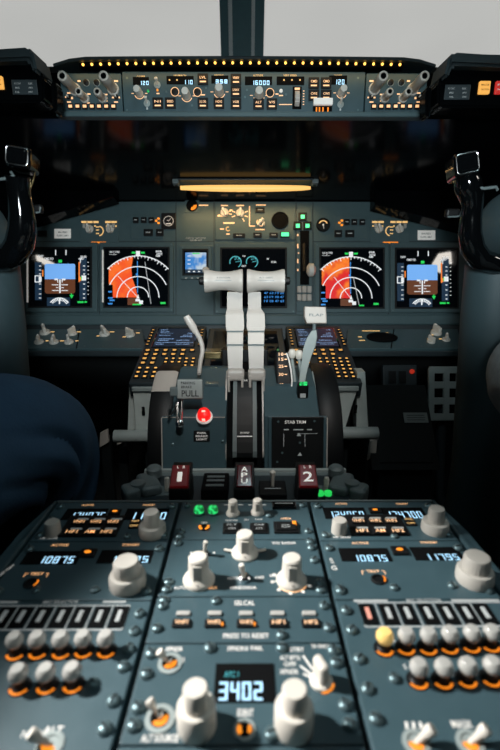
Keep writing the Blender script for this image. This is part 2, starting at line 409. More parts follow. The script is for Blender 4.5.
# ---- navigation radios
def nav(side):
    L = side < 0
    r, fr, du, dv, mb = pmod('navigation_radio', 'left navigation radio whose big white tuning knob hides part of its second readout' if L else 'right navigation radio with blue-white 10875 and 11795 readouts', 'radio', *((-XO, -XI) if L else (XI, XO)), 541, 600)
    mb.mat(m_pamber)
    for t, c in ((('ACTIVE', (60, 545.3)), ('STANDBY', (131, 545))) if L else (('ACTIVE', (360, 543.3)), ('STANDBY', (429, 542.6)))):
        mb.text(t, fr.at(*c), .0032, .0003, width=.0165)
    mb.mat(m_print).text('TFR', fr.at(*((92, 549.5) if L else (396.5, 547.3))), .0022, .0003)
    q = fr.at(*((37, 574) if L else (373, 571.5))); mb.mat(m_pamber).text('TEST', q, .0032, .0003, width=.0115)
    for s in (-1, 1): mb.line((q[0]+s*.0075, q[1]+.0004), (q[0]+s*.0100, q[1]+.0004), .0006, .0003); mb.line((q[0]+s*.0100, q[1]+.0005), (q[0]+s*.0100, q[1]-.004), .0006, .0003)
    mb.mat(m_print)
    if L: mb.text('VHF NAV', fr.at(6, 571), .003, .0003, rot=68)
    else: mb.text('G', fr.at(334, 568), .0055, .0003); mb.text('VHF', fr.at(331.5, 561), .003, .0003, rot=-80)
    mb.build('faceplate', r)
    if L:
        display(r, fr, (24, 551.5, 79.5, 564.5), '10875', 38, 75, 557.3, 564.2); display(r, fr, (99, 550.5, 152, 563.5), '11475', 109, 149.5, 557, 563.5)
    else:
        display(r, fr, (340, 548.5, 390, 561.5), '10875', 352, 388, 556, 562.3); display(r, fr, (412.5, 547.5, 461, 560.5), '11795', 424, 459.5, 554.8, 561)
    mb = MB(m_black); mb.box((0, 0, .0014), (.015, .0115, .0028), .001); mb.mat(m_amber).lathe([(.0033, .0028), (.0028, .0034), (.0001, .0035)], sy=.55, seg=16)
    mb.build('transfer_key', r, (*fr.at(*((88, 554.3) if L else (399.5, 551.8))), 0))
    q = fr.at(*((31, 584) if L else (378, 580)))
    mb = MB(m_black); mb.lathe([(.0062, 0), (.0062, .0012), (.0048, .0018), (.0046, .0004), (.0001, .0004)], seg=24, caps=False)
    mb.mat(m_amberdim).ring((0, 0), .0050, .0064, .0020, -45, 30); mb.build('test_button', r, (*q, 0))
    inst(KN2, 'tuning_knob', r, (*fr.at(*((128, 584.5) if L else (474, 580))), 0))
    e = du/2-.0065
    pts = [(-e, dv/2-.012), (-e, -dv/2+.009), (e, dv/2-.012), (e, -dv/2+.009)]
    screws(r, pts, .0036); screws(r, [(fr.at(*((36.5, 590.5) if L else (394, 588)))), fr.at(*((95, 590.5) if L else (452, 586)))], .0031)
nav(-1); nav(1)

# ---- audio control panels
ME_LENS = {}
def me_mic(mat, lit):
    mb = MB(m_black); mb.lathe([(.0052, 0), (.0052, .0020), (.0042, .0028), (.0040, .006), (.0001, .006)], seg=28)
    mb.lathe([(.0072, 0), (.0072, .0006), (.0001, .0008)], seg=28); mb.mat(m_amberdim).ring((0, 0), .0043, .0068, .0011, 205, 335, 18)
    mb.mat(mat).lathe([(.0040, .0068), (.0052, .0078), (.0063, .0102), (.0062, .0124), (.0050, .0150), (.0040, .0160), (.0001, .0162)], seg=12)
    return mb.mesh('volume_control')
MIC = me_mic(m_lens, 0); MICL = me_mic(m_lensamber, 1)
def acp(side):
    L = side < 0
    y1 = .160
    r, fr, du, dv, mb = pmod('audio_control_panel', 'left audio panel with two rows of milky volume controls, none of them lit' if L else 'right audio panel with two rows of volume controls, the first glowing yellow', 'audio panel', *((-XO, -XI) if L else (XI, XO)), 600, 0, y1=y1)
    q = fr.at(*((61, 602.3) if L else (424, 600.8)))
    mb.mat(m_pdim).text('MIC SELECTOR', q, .0036, .0003, width=.0285)
    vv = q[1]
    for a, b in (((0, 18), (103, 126)) if L else ((354, 388), (452, 500))): mb.line((fr.at(a, 602)[0], vv), (fr.at(b, 602)[0], vv), .0022, .0003)
    mb.mat(m_pdim)
    ya, yb = (605.5, 629.5) if L else (603.5, 627.5)
    va, vb = fr.at(248, ya)[1], fr.at(248, yb)[1]
    ub = fr.at(130, ya)[0] if L else fr.at(358, ya)[0]; ue = -du/2+.003 if L else du/2-.003
    mb.line((ub, va), (ue, va), .0011, .0004); mb.line((ub, vb), (ue, vb), .0013, .0004); mb.line((ub, va), (ub, vb), .0011, .0004)
    xs = [119, 99.6, 80, 61, 41, 21.6, 3.6] if L else [368.5, 389, 408, 428.6, 448.3, 467.7, 486]
    u = [fr.at(x, 617 if L else 615)[0] for x in xs]
    for i in range(len(u)-1): m_ = (u[i]+u[i+1])/2; mb.line((m_, va), (m_, vb), .0008, .0004)
    mb.mat(m_print)
    if L: mb.text('ALT', fr.at(53, 731), .0052, .0003, width=.0115); mb.text('NORM', fr.at(36, 734.5), .004, .0003)
    else:
        for k, x in enumerate((406, 413, 420)): a = fr.at(x, 722); b = fr.at(x+1, 729); mb.line(a, b, .0016, .0003)
        mb.text('MASK', fr.at(462, 724.5), .0046, .0003, width=.0125); mb.text('R', fr.at(394, 641), .0036, .0003); mb.text('S', fr.at(405, 667), .0036, .0003)
    mb.build('faceplate', r)
    for i, uu in enumerate(u):
        lit = (not L and i == 0)
        mb = MB(m_slot); mb.box((0, 0, .0005), (.0118, vb*-1+va-.0035, .0010), .0003)
        mb.mat(glow_pink if lit else m_pdim).box((0, .0004, .0013), (.0034, (va-vb)*.48, .0010), .0004)
        mb.build('selector_window', r, (uu, (va+vb)/2, 0))
    k1 = [(105.6, 638), (83, 638), (60.5, 639), (37, 639), (14.4, 640)] if L else [(385, 636), (406.5, 635), (428.6, 635), (450, 634), (472, 633), (492, 632.5)]
    k2 = [(72, 671), (45.6, 672), (18, 673)] if L else [(419, 667), (444, 667), (468, 666), (492.5, 665)]
    for i, (px, py) in enumerate(k1+k2):
        o = inst(MICL if (not L and i == 0) else MIC, 'volume_control', r, (*fr.at(px, py, .0115), 0))
    def tog(px, py):
        mb = MB(m_lgrey); mb.lathe([(.0078, 0), (.0078, .0008), (.0052, .0010), (.0050, .0002), (.0001, .0002)], seg=28, caps=False)
        mb.mat(m_amber).ring((0, 0), .0012, .0046, .0009, 180, 330); mb.mat(m_white).lathe([(.0016, 0), (.002, .006), (.0036, .011), (.0032, .0140), (.0001, .0145)], seg=18, rot=rotm('Y', 38 if not L else -48))
        mb.build('toggle_switch', r, (*fr.at(px, py), 0))
    if L: tog(50, 745)
    else: tog(416, 743); tog(470, 743)
    e = du/2-.0065
    ptpx = [(153.5, 601), (147.5, 614), (143.5, 631.5), (140, 649), (137.5, 667), (125, 701), (118, 729)] if L else [(334, 589), (349, 611.5), (340.5, 590), (345, 631), (353, 660), (362, 690), (368, 720)]
    screws(r, [(e if L else -e, fr.at(248, p[1])[1]) for p in ptpx[1::1]], .0036)
    screws(r, [fr.at(*((93, 684) if L else (394.5, 679)))], .0033)
glow_pink = glow('lit_selector_bar', (1., .42, .32), .7)
acp(-1); acp(1)

# ---- centre column: light and door panel
r, fr, du, dv, mb = pmod('lighting_panel', 'small panel at the far end of the pedestal centre with two green lamps', 'control panel', -XI, XI, 501.8, 539.5)
mb.mat(m_print)
mb.text('TEST', fr.at(204.3, 523), .0030, .0003, width=.0068)
for a, b in ((224, 229), (238, 243), (248, 252), (262, 266)): mb.line(fr.at(a, 505), fr.at(b, 505), .0012, .0003)
mb.text('DOOR', fr.at(232, 520.5), .0024, .0003, width=.0125); mb.text('AFT', fr.at(246.5, 520), .0022, .0003); mb.text('LAV', fr.at(259, 519.5), .0024, .0003, width=.0075)
mb.mat(m_pamber).text('CHECK', fr.at(286, 518.7), .0030, .0003, width=.0115)
mb.build('faceplate', r)
for px in (199, 213):
    mb = MB(m_screw); mb.lathe([(.0066, 0), (.0066, .0018), (.0055, .0022)], seg=24, caps=False)
    mb.mat(m_green).lathe([(.0056, .001), (.0056, .0050), (.0048, .0072), (.0026, .0082), (.0001, .0084)], seg=14); mb.build('green_lamp', r, (*fr.at(px, 513), 0))
KS = me_knob_skirt(.0075, .0052, .0165)
for px, py in ((233, 514), (257.5, 513)): inst(KS, 'rotary_knob', r, (*fr.at(px, py), 0))
mb = MB(m_gloss); mb.box((0, 0, .002), (.027, .012, .004), .0012); mb.mat(m_pdim).line((-.010, .001), (.010, .001), .0007, .0042); mb.build('slide_cover', r, (*fr.at(284, 507), 0))
mb = MB(m_black); mb.lathe([(.0050, 0), (.0050, .0012), (.0040, .0016), (.0038, .0003), (.0001, .0003)], seg=24, caps=False)
mb.mat(m_amber).ring((0, 0), .0030, .0056, .0018, 150, 250); mb.ring((0, 0), .0030, .0056, .0018, -70, 30); mb.build('test_button', r, (*fr.at(204, 528), 0))
for px, py, w, h, t in ((232, 529, .0185, .0175, ('FLT', 'OPEN')), (259, 529, .0185, .0175, ('CAB', 'ATT'))):
    mb = MB(m_black); mb.box((0, 0, .0009), (w, h, .0018), .0006); mb.box((0, 0, .0022), (w*.78, h*.78, .002), .0008)
    mb.mat(m_pdim).text(t[0], (0, h*.17), .0026, .0033, width=w*.55); mb.text(t[1], (0, -h*.2), .0026, .0033, width=w*.4); mb.build('push_button', r, (*fr.at(px, py), 0))
mb = MB(m_black); mb.box((0, 0, .0012), (.025, .019, .0024), .0006); mb.box((0, -.001, .003), (.020, .0125, .002), .0006)
mb.mat(m_pdim).line((-.005, .0005), (.004, .0005), .0008, .0041); mb.line((-.005, -.003), (.004, -.003), .0008, .0041); mb.mat(m_amber).box((.0088, .0048, .0032), (.0042, .0055, .0022), .0006); mb.build('guarded_button', r, (*fr.at(286, 528.5), 0))
e = du/2-.0062
screws(r, [(-e, dv/2-.008), (e, dv/2-.008), (-e, -dv/2+.012), (e, -dv/2+.012), (-e, -dv/2+.004), fr.at(269, 516)], .0032)

# ---- weather radar panel
r, fr, du, dv, mb = pmod('weather_radar_panel', 'weather radar panel in the pedestal centre with three white knobs', 'control panel', -XI, XI, 539.5, 596.5)
mb.mat(m_print); mb.text('WX RADAR', fr.at(284, 543.3), .0036, .0003, width=.0235)
mb.text('AUTO', fr.at(180, 588), .0034, .0003, width=.0102); mb.text('AUTO', fr.at(233, 578.5), .0030, .0003, width=.0095); mb.text('OFF', fr.at(259.5, 578), .0034, .0003, width=.0078); mb.text('WINDSHEAR', fr.at(243, 588), .0034, .0003, width=.0225)
mb.mat(m_pamber).text('MAX', fr.at(212, 588), .0032, .0003, width=.0085)
mb.mat(m_print)
c = fr.at(291.5, 581)
for a in (150, 185, 225, 262, 300, 335): x, y = c[0]+.0165*math.cos(math.radians(a)), c[1]+.0150*math.sin(math.radians(a)); mb.line((c[0]+(x-c[0])*.8, c[1]+(y-c[1])*.8), (x, y), .0009, .0003); mb.disc((x, y), .0016, .0003)
mb.text('WX', fr.at(274, 576), .0032, .0003); mb.text('MAP', fr.at(275, 581.5), .0026, .0003)
mb.mat(m_pamber).ring(c, .0125, .0140, .0003, 215, 330); mb.mat(m_print)
for px in (191, 214): mb.disc(fr.at(px, 553), .0011, .0003)
c = fr.at(245, 553.5)
mb.build('faceplate', r)
KW = me_knob_skirt(.0128, .0084, .0220)
kc = inst(KW, 'rotary_knob', r, (*fr.at(245, 553.5), 0))
for s in (-1, 1):
    mb = MB(m_white); mb.tube([(s*.010, .001, .0022), (s*.016, .0015, .0022), (s*.0195, .003, .0022)], .0013, 8); mb.build('pointer_tab', kc)
inst(me_knob_skirt(.0138, .0090, .0245), 'rotary_knob', r, (*fr.at(199, 580.5), 0)); inst(me_knob_skirt(.0132, .0086, .0240), 'rotary_knob', r, (*fr.at(291.5, 581), 0))
TG = me_toggle(.0046, .0165, (8, 8)); inst(TG, 'toggle_switch', r, (*fr.at(204, 554.5), 0))
inst(me_toggle(.0055, .0165, (4, -10)), 'toggle_switch', r, (*fr.at(244.5, 579), 0))
screws(r, [(-e, dv/2-.006), (e, dv/2-.004), (e, dv/2-.013), (-e, -dv/2+.016), (-e, -dv/2+.007), (e, -dv/2+.014), (e, -dv/2+.006), (e, 0.006)], .0035)

# ---- SELCAL panel
r, fr, du, dv, mb = pmod('selcal_panel', 'SELCAL panel strip with five lamps above five lit keys', 'control panel', -XI, XI, 596.5, 643)
mb.mat(m_print).text('SELCAL', fr.at(244.5, 603.2), .0048, .0003, width=.0165); mb.text('PRESS TO RESET', fr.at(246, 636), .0042, .0003, width=.0335)
mb.build('faceplate', r)
for t, kx, lx in (('VHF1', 181.5, 183.3), ('VHF2', 214, 214.8), ('VHF3', 246, 246), ('HF1', 278.5, 277.5), ('HF2', 311, 309)):
    mb = MB(m_lens); mb.box((0, 0, .0010), (.0112, .0046, .0024), .0011, 3); mb.build('lamp', r, (*fr.at(lx, 614.5), 0))
    mb = MB(m_black); mb.box((0, 0, .0010), (.0145, .0078, .0026), .0012, 3); mb.mat(m_pamber).text(t, (0, 0), .0038, .0026, width=.0098)
    if t in ('VHF2', 'VHF3'): mb.mat(m_amber).box((.0064, -.0018, .0021), (.0014, .0028, .001))
    mb.build('push_button', r, (*fr.at(kx, 624.5), 0))
screws(r, [(-e, .012), (-e, -.010), (e, .012), (e, -.010), fr.at(216, 601.5), fr.at(281.5, 635.5), (-e, .0185)], .0034)

# ---- transponder
r, fr, du, dv, mb = pmod('transponder_panel', 'transponder panel with a glowing 3402 readout between two tall white knobs', 'control panel', -XI, XI, 643, 745)
mb.mat(m_print)
mb.text('XPNDR', fr.at(174, 649.3), .0038, .0003, width=.0125); mb.text('XPNDR', fr.at(235.5, 648.8), .0038, .0003, width=.012); mb.text('FAIL', fr.at(257, 648.4), .0038, .0003, width=.0085)
mb.mat(m_pdim).rect(*fr.rect(244.6, 651, 248.4, 646.8), .0003); mb.mat(m_print)
mb.text('1', fr.at(163, 657), .0034, .0003); mb.text('2', fr.at(183, 660), .0034, .0003)
mb.text('ALT SOURCE', fr.at(160, 738.5), .0042, .0003, width=.0215); mb.text('1', fr.at(149, 715), .0036, .0003); mb.text('2', fr.at(176, 715), .0036, .0003)
mb.text('IDENT', fr.at(245.5, 713), .0046, .0003, width=.0100)
mb.text('STBY', fr.at(297, 649.8), .0036, .0003, width=.0100); mb.text('ALT RPTG', fr.at(290, 658), .0036, .0003, width=.0140); mb.text('OFF', fr.at(290, 664.5), .0034, .0003)
mb.text('XPNDR', fr.at(289, 672), .0036, .0003, width=.0125); mb.text('TA ONLY', fr.at(320, 646.5), .0032, .0003, width=.0130); mb.text('TA/RA', fr.at(334, 650.5), .0032, .0003, width=.0090)
kc = fr.at(321, 682)
for px, py in ((303, 656), (300, 666), (303, 674)):
    a = fr.at(px, py); mb.line(a, (a[0]+(kc[0]-a[0])*.55, a[1]+(kc[1]-a[1])*.55), .0014, .0003)
mb.build('faceplate', r)
u0, v0, u1, v1 = fr.rect(214.5, 664, 275, 703)
mb = MB(m_slot); mb.lohi((u0, v0, -.001), (u1, v1, .0008), .0003); d = mb.build('readout', r)
a, b = fr.at(217.5, 702), fr.at(263.5, 683.5); mb = MB(glow('bright_digits', (.45, .76, 1.), 1.6)); mb.digits('3402', fr.at(217.5, 693)[0], fr.at(264, 693)[0], a[1], b[1], .0014, th=.19, gap=.24); mb.build('digits', d)
mb = MB(m_cyan); mb.text('ATC 1', fr.at(231.5, 676), .0040, .0014, width=.0095); mb.build('digits', d)
KT = me_knob2(.0117, .0165, .0074, .0130, m_white, False)
for px, py in ((197, 726), (293.5, 727)): inst(KT, 'tuning_knob', r, (*fr.at(px, py), 0))
def ringtog(px, py, rr, lev):
    mb = MB(m_lgrey); mb.lathe([(rr, 0), (rr, .0009), (rr*.68, .0011), (rr*.64, .0002), (.0001, .0002)], seg=32, caps=False)
    mb.mat(m_slot).disc((0, 0), rr*.62, .0004); mb.mat(m_amber).ring((0, 0), rr*.22, rr*.56, .0010, 215, 385); mb.mat(m_chrome).lathe([(.0016, 0), (.0018, .004), (.0014, .005)], seg=14, rot=rotm('X', -lev*.6))
    mb.mat(m_white).lathe([(.0012, .003), (.0016, .006), (.0029, .0100), (.0026, .0125), (.0001, .013)], seg=18, rot=rotm('X', -lev) @ rotm('Y', -34)); mb.build('toggle_switch', r, (*fr.at(px, py), 0))
ringtog(170, 663.5, .0083, 0); ringtog(160, 719, .0090, 25)
mb = MB(m_lgrey); mb.lathe([(.0066, 0), (.0066, .0009), (.0050, .0011), (.0048, .0002), (.0001, .0002)], seg=28, caps=False)
mb.mat(m_slot).disc((0, 0), .0046, .0004); mb.mat(m_amber).ring((0, 0), .0020, .0044, .0009, 140, 230); mb.ring((0, 0), .0022, .0042, .0009, -40, 40); mb.build('ident_button', r, (*fr.at(244.5, 730), 0))
mb = MB(m_white); mb.lathe([(.0075, 0), (.0075, .002), (.006, .003), (.0001, .003)], seg=28); mb.box((-.0005, .0005, .0095), (.0066, .0128, .015), .0026, 3, rot=rotm('Z', 22)); mb.mat(m_amber).ring((0, 0), .0066, .0086, .0006, 265, 350)
mb.build('mode_knob', r, (*kc, 0))
screws(r, [(-e, .026), (-e, .010), (e, .028), (e, .018), (-e, -.013), (-e, -.024), fr.at(210, 648.5), fr.at(282, 648), fr.at(271.5, 735), (e, -.012), (e, -.024)], .0036)
r, fr, du, dv, mb = pmod('trim_control_panel', 'plain blank panel at the bottom of the pedestal centre below the 3402 readout', 'control panel', -XI, XI, 745, 0, y1=.160)
mb.build('faceplate', r)
# ================================================================ fire panel behind the pedestal edge
ZF = .655
FP = Fr((0, .51, ZF), (1,0,0), (0,1,0))
r = thing('fire_control_panel', 'low grey fire panel with handles 1, APU and 2 between the pedestal and the throttles', 'control panel', FP)
mb = MB(m_mgrey); mb.lohi((-.140, -.049, -.06), (.140, .062, 0), .002)
mb.mat(m_dark)
mb.lohi((-.130, -.045, 0), (.128, .045, .0015), .0008)
mb.mat(m_lgrey).lohi((-.140, .056, -.01), (.140, .062, .004), .001); mb.build('faceplate', r)  # rear lip's lit look put in as a lighter grey
for px, txt, full in ((181.5, '1', 1), (244.5, 'APU', 0), (306.5, '2', 1)):
    cx = atY(px, 485, .49).x
    h = bpy.data.objects.new('fire_handle', None); COL.objects.link(h); h.parent = r; h.location = (cx, -.018, 0); h['label'] = 'fire handle marked ' + txt
    mb = MB(m_black); mb.lohi((-.0125, -.022, 0), (.0125, .016, .030), .002); mb.xprism([(-.020, .028), (.014, .028), (.020, .043), (.004, .0445)], -.0118, .0118, .0012); mb.build('handle_body', h)
    a = V((0, -.0215, .0300)); b = V((0, .0030, .0460)); d = (b-a); L = d.length; fr_ = Fr(a, (1,0,0), d)
    mb = MB(m_redglass if full else paint('apu_lens', (.10, .008, .010), .15, coat=.6)); w = .0108 if full else .0095
    mb.prism([(-w, 0), (w, 0), (w*.92, L), (-w*.92, L)], -.004, .003, .0015)
    if full:
        mb.mat(m_number).text(txt, (0, L*.44), .0125, .0035, width=.0055 if txt == '1' else .0115)
        mb.text('L', (-.003, L*.88), .0035, .0035); mb.text('R', (.004, L*.88), .0035, .0035)
    else:
        mb.mat(m_number)
        for k, ch in enumerate('APU'): mb.text(ch, (0, L*(.78-.27*k)), .0062, .0035, width=.0075)
    o = mb.build('handle_lens', h); m = fr_.mat(); o.matrix_local = m
# switches between the handles
mb = MB(m_slot); mb.lohi((-.0165, -.022, 0), (.0165, .022, .018), .002)
mb.mat(m_mgrey)
for v in (-.012, 0., .010): mb.lohi((-.011, v-.0022, .018), (.011, v+.0022, .0188))
mb.build('test_switch_block', r, (atY(215, 488, .50).x, 0, 0))
mb = MB(m_black); mb.lohi((-.017, -.020, 0), (.017, .016, .010), .0015); mb.mat(m_pdim).line((-.010, -.006), (.010, -.006), .0015, .0105)
mb.mat(m_white).lathe([(.002, .009), (.0026, .022), (.0038, .030), (.0001, .033)], seg=16); mb.build('test_switch', r, (atY(273, 486, .50).x, 0, 0))
for px in (166.5, 327):
    mb = MB(m_white); mb.lathe([(.0032, 0), (.0034, .016), (.0028, .020), (.0001, .021)], seg=18); mb.mat(m_mgrey).lohi((-.012, -.012, 0), (.009, .012, .002)); mb.build('toggle_switch', r, (atY(px, 484, .51).x, .004, 0))
for px in (320, 328):
    mb = MB(m_greendim); mb.lathe([(.0045, .018), (.0045, .023), (.0001, .0255)], seg=14); mb.mat(m_screw).lathe([(.005, 0), (.005, .019)], seg=14); mb.build('green_lamp', r, (atY(px, 492, .475).x, -.036, 0))
for sx in (-1, 1):                                             # cast hinge brackets at both ends
    mb = MB(m_mgrey)
    mb.box((0, 0, .006), (.026, .046, .016), .006, 3, rot=rotm('Z', -24*sx)); mb.lathe([(.010, .010), (.010, .020), (.007, .023), (.0001, .023)], c=(-.004*sx, .018, 0), seg=20)
    mb.lathe([(.009, .010), (.009, .017), (.0001, .019)], c=(.010*sx, -.014, 0), seg=20)
    mb.box((.018*sx, -.020, .004), (.020, .026, .022), .005, 3, rot=rotm('Z', -30*sx)); mb.build('end_bracket', r, (.124*sx, .012, 0), 0)

# ================================================================ throttle quadrant
TQ = Fr((0, 0, 0), (1,0,0), (0,1,0))
tq = thing('throttle_quadrant', 'centre throttle quadrant with two white thrust levers, big black trim wheels and lever slots', 'throttle quadrant', wfr((0, .72, .60)))
OFS = V((0, .72, .60))
def L3(x, y, z): return (x, y-.72, z-.60)
prof = [(.575, .56), (.575, .655), (.590, .729), (.640, .757), (.70, .771), (.74, .764), (.80, .742), (.90, .70), (.90, .56)]
pl = [(y-.72, z-.60) for y, z in prof]
mb = MB(m_panel)
mb.xprism(pl, -.104, -.0265, .0012); mb.xprism(pl, .0265, .104, .0012)
mb.build('body', tq)
# drum well
mb = MB(m_slot); mb.xprism([(-.135, -.04), (-.135, .045), (-.115, .09), (-.05, .150), (.0, .172), (.14, .15), (.14, -.04)], -.027, .027); mb.build('slot_well', tq)
import bisect
def topz(y):
    for (a, b), (c, d) in zip(prof[1:], prof[2:]):
        if a <= y <= c and c > a: return b+(d-b)*(y-a)/(c-a)
    return .76
# front faces
e1 = V((0, .015, .074)); FL = Fr(L3(0, .575, .655), (1,0,0), e1); Lf = e1.length
FW = Fr(V((0, .575, .655)), (1,0,0), e1)
mb = MB(m_panel); mb.lohi((-.1165, 0, -.004), (-.0275, Lf, .003), .0016)
mb.mat(m_lever).line((-.115, Lf-.001), (-.028, Lf-.001), .0012, .0032); mb.line((-.1160, 0), (-.1160, Lf*.98), .0014, .0034)
o = mb.build('front_plate', tq); o.matrix_local = FL.mat()
c = FW.at(202, 435.5)
mb = MB(m_black); mb.box((0, 0, .0005), (.0225, .0155, .001), .0003)
mb.mat(m_print)
for i, t in enumerate(('PARK', 'BRAKE', 'LIGHT')): mb.text(t, (0, .0044-.0044*i), .0028, .0012, width=(.0125, .0165, .0148)[i])
o = mb.build('placard', tq); o.matrix_local = FL.subl(c[0], c[1], .003).mat()
for px, py in ((173, 444), (223, 441)):
    c = FW.at(px, py); o = inst(SCREW, 'screw', tq); o.matrix_local = FL.subl(c[0], c[1], .003).mat(); o.scale = (.7,)*3
mb = MB(m_panel); mb.lohi((.0315, 0, -.004), (.1145, Lf, .003), .0016); mb.mat(m_lever).line((.1140, 0), (.1140, Lf*.98), .0014, .0034)
o = mb.build('front_plate', tq); o.matrix_local = FL.mat()
u0, v0, u1, v1 = FW.rect(271.5, 416.5, 326, 471)
mb = MB(m_black); mb.lohi((u0, v0, .0028), (u1-.004, v1, .0045), .0008)
mb.mat(m_print); mb.text('STAB TRIM', FW.at(295, 421.5), .0040, .0047, width=.0290)
mb.mat(m_pdim)
for (px, py, w) in ((286, 429, 5), (298, 429, 10), (309, 429, 5)): q = FW.at(px, py); mb.crect(q, w*.00138, .0016, .0047)
mb.line(FW.at(297, 433), FW.at(317, 433), .0006, .0047)
for px, py in ((298.5, 434), (299.5, 453.5)): q = FW.at(px, py); mb.poly([(q[0]-.0032, q[1]-.002), (q[0]+.0032, q[1]-.002), (q[0], q[1]+.003)], .0047)
for px in (283.5, 304.5): a = FW.at(px, 433); b = FW.at(px, 446); mb.line(a, b, .0007, .0047)
mb.mat(m_screw)
for px, py in ((278, 421), (314, 420.5), (282, 452), (277, 461), (299.5, 442)): mb.disc(FW.at(px, py), .0016, .0048)
o = mb.build('stab_trim_plate', tq); o.matrix_local = FL.mat(); o['label'] = 'black plate lettered STAB TRIM'
def ontop(px, py):
    for (a, b), (c, d) in zip(prof[1:5], prof[2:6]):
        f = Fr((0, a, b), (1,0,0), (0, c-a, d-b)); p, t = f.hit(px, py)
        if a-1e-6 <= p.y <= c+1e-6: return p, f
    return p, f
# upper side shoulders (left wing carries the brake light, right one the flap scale)
TOPL = Fr(L3(0, .590, .729), (1,0,0), (0, .05, .038)); TOPW = Fr(V((0, .590, .729)), (1,0,0), (0, .05, .038))
# park brake light
c = TOPW.at(204.5, 416)
mb = MB(m_print); mb.lathe([(.0116, 0), (.0116, .002), (.0098, .0034), (.0001, .0034)], seg=28)
mb.mat(m_red).lathe([(.0094, .003), (.0090, .009), (.0078, .0130), (.0042, .0150), (.0001, .0155)], seg=28)
mb.mat(glow('lamp_core', (1., .45, .35), 1.4)).crect((0, -.001), .005, .0030, .0172); mb.box((0, -.0094, .008), (.0045, .001, .005))
o = mb.build('warning_lamp', tq); o.matrix_local = TOPL.subl(c[0], c[1]-.002, 0).mat(); o['label'] = 'glowing red park brake lamp'
# parking brake lever
P = lambda px, py, y: tuple(atY(px, py, y) - OFS)
pb = bpy.data.objects.new('parking_brake_lever', None); COL.objects.link(pb); pb.parent = tq
mb = MB(m_chrome); mb.tube([P(180.5, 423, .577), P(182, 398, .595)], .0026, 10); mb.tube([P(177, 421, .577), P(177.5, 404, .59), P(180, 398, .596)], .0016, 8); mb.tube([P(168, 419, .58), P(174.5, 410, .585), P(177, 402, .592)], .0014, 8); mb.lathe([(.0052, 0), (.0052, .005), (.003, .007), (.0001, .007)], c=P(180.5, 423, .577), seg=18, rot=rotm('X', 80))
mb.build('stem', pb)
PLF = Fr(atY(190, 389, .592), (1,0,0), (0, .22, 1)); a = PLF.m(190, 389)
mb = MB(m_mgrey); mb.box((0, 0, 0), (26.5*a, 20.5*a, .006), .0022, 3); mb.box((-15.5*a, -2.5*a, 0), (9*a, 9.5*a, .008), .002, 3)
mb.mat(m_plate).box((0, 0, .0024), (25*a, 19*a, .003), .0012)
mb.mat(m_black); mb.text('PARKING', (-1.5*a, 6.2*a), .0036, .0042, width=14*a); mb.text('BRAKE', (-3*a, 2.2*a), .0034, .0042, width=10.5*a); mb.text('PULL', (.5*a, -4.2*a), .0086, .0042, width=17*a)
o = mb.build('handle_plate', pb); m = PLF.mat(); m.translation -= OFS; o.matrix_local = m
# centre drum with rails
def arc(y0, y1, n=14, dz=0.):
    out = []
    for i in range(n+1):
        y = y0+(y1-y0)*i/n; t = i/n
        out.append((y, .676 + .094*math.sin(t*PI/2)**.9 + dz))
    return out
A = arc(.578, .665)
A = [(.578, .655)]+A
def strip(mb, x0, x1, dz, th=.006):
    top = [(y-.72, z-.60+dz) for y, z in A]; bot = [(y+.004-.72, z-.60+dz-th) for y, z in A]
    for i in range(len(A)-1):
        vs = [(x0, *top[i]), (x1, *top[i]), (x1, *top[i+1]), (x0, *top[i+1]), (x0, *bot[i]), (x1, *bot[i]), (x1, *bot[i+1]), (x0, *bot[i+1])]
        mb.add(vs, [(0, 1, 2, 3), (4, 7, 6, 5), (0, 3, 7, 4), (1, 5, 6, 2), (0, 4, 5, 1), (3, 2, 6, 7)])
mb = MB(m_black); strip(mb, -.0120, .0105, .003, .03); mb.mat(m_slot); strip(mb, -.0265, .0265, -.004, .03)
mb.mat(m_pdim); zc = lambda py: atY(246, py, .59)
o = mb.build('drum', tq)
for x0, x1, m in ((-.0178, -.0122, m_mgrey), (.0107, .0163, m_mgrey), (-.0290, -.0266, m_lever), (.0240, .0262, m_lever)):
    mb = MB(m); strip(mb, x0, x1, .005, .012); mb.build('guide_rail', tq)
DR = Fr(V((0, .578, .676)), (1,0,0), (0, .03, .07))
for py, t in ((386.5, 'IDLE'), (434, 'REV THRUST')):
    y = .640 if t == 'IDLE' else .5868
    z = [b for a, b in A if a >= y][0]
    f = Fr((.0012, y-.72, z-.60+.0052), (1,0,0), (0, .5, 1)); mb = MB(m_print); mb.text(t, (-.002, 0), .0024, 0, width=.008 if t == 'IDLE' else .013)
    if t != 'IDLE': mb.rect(-.0125, -.0055, .0085, -.0043, 0)
    o = mb.build('slot_legend', tq); o.matrix_local = f.mat()
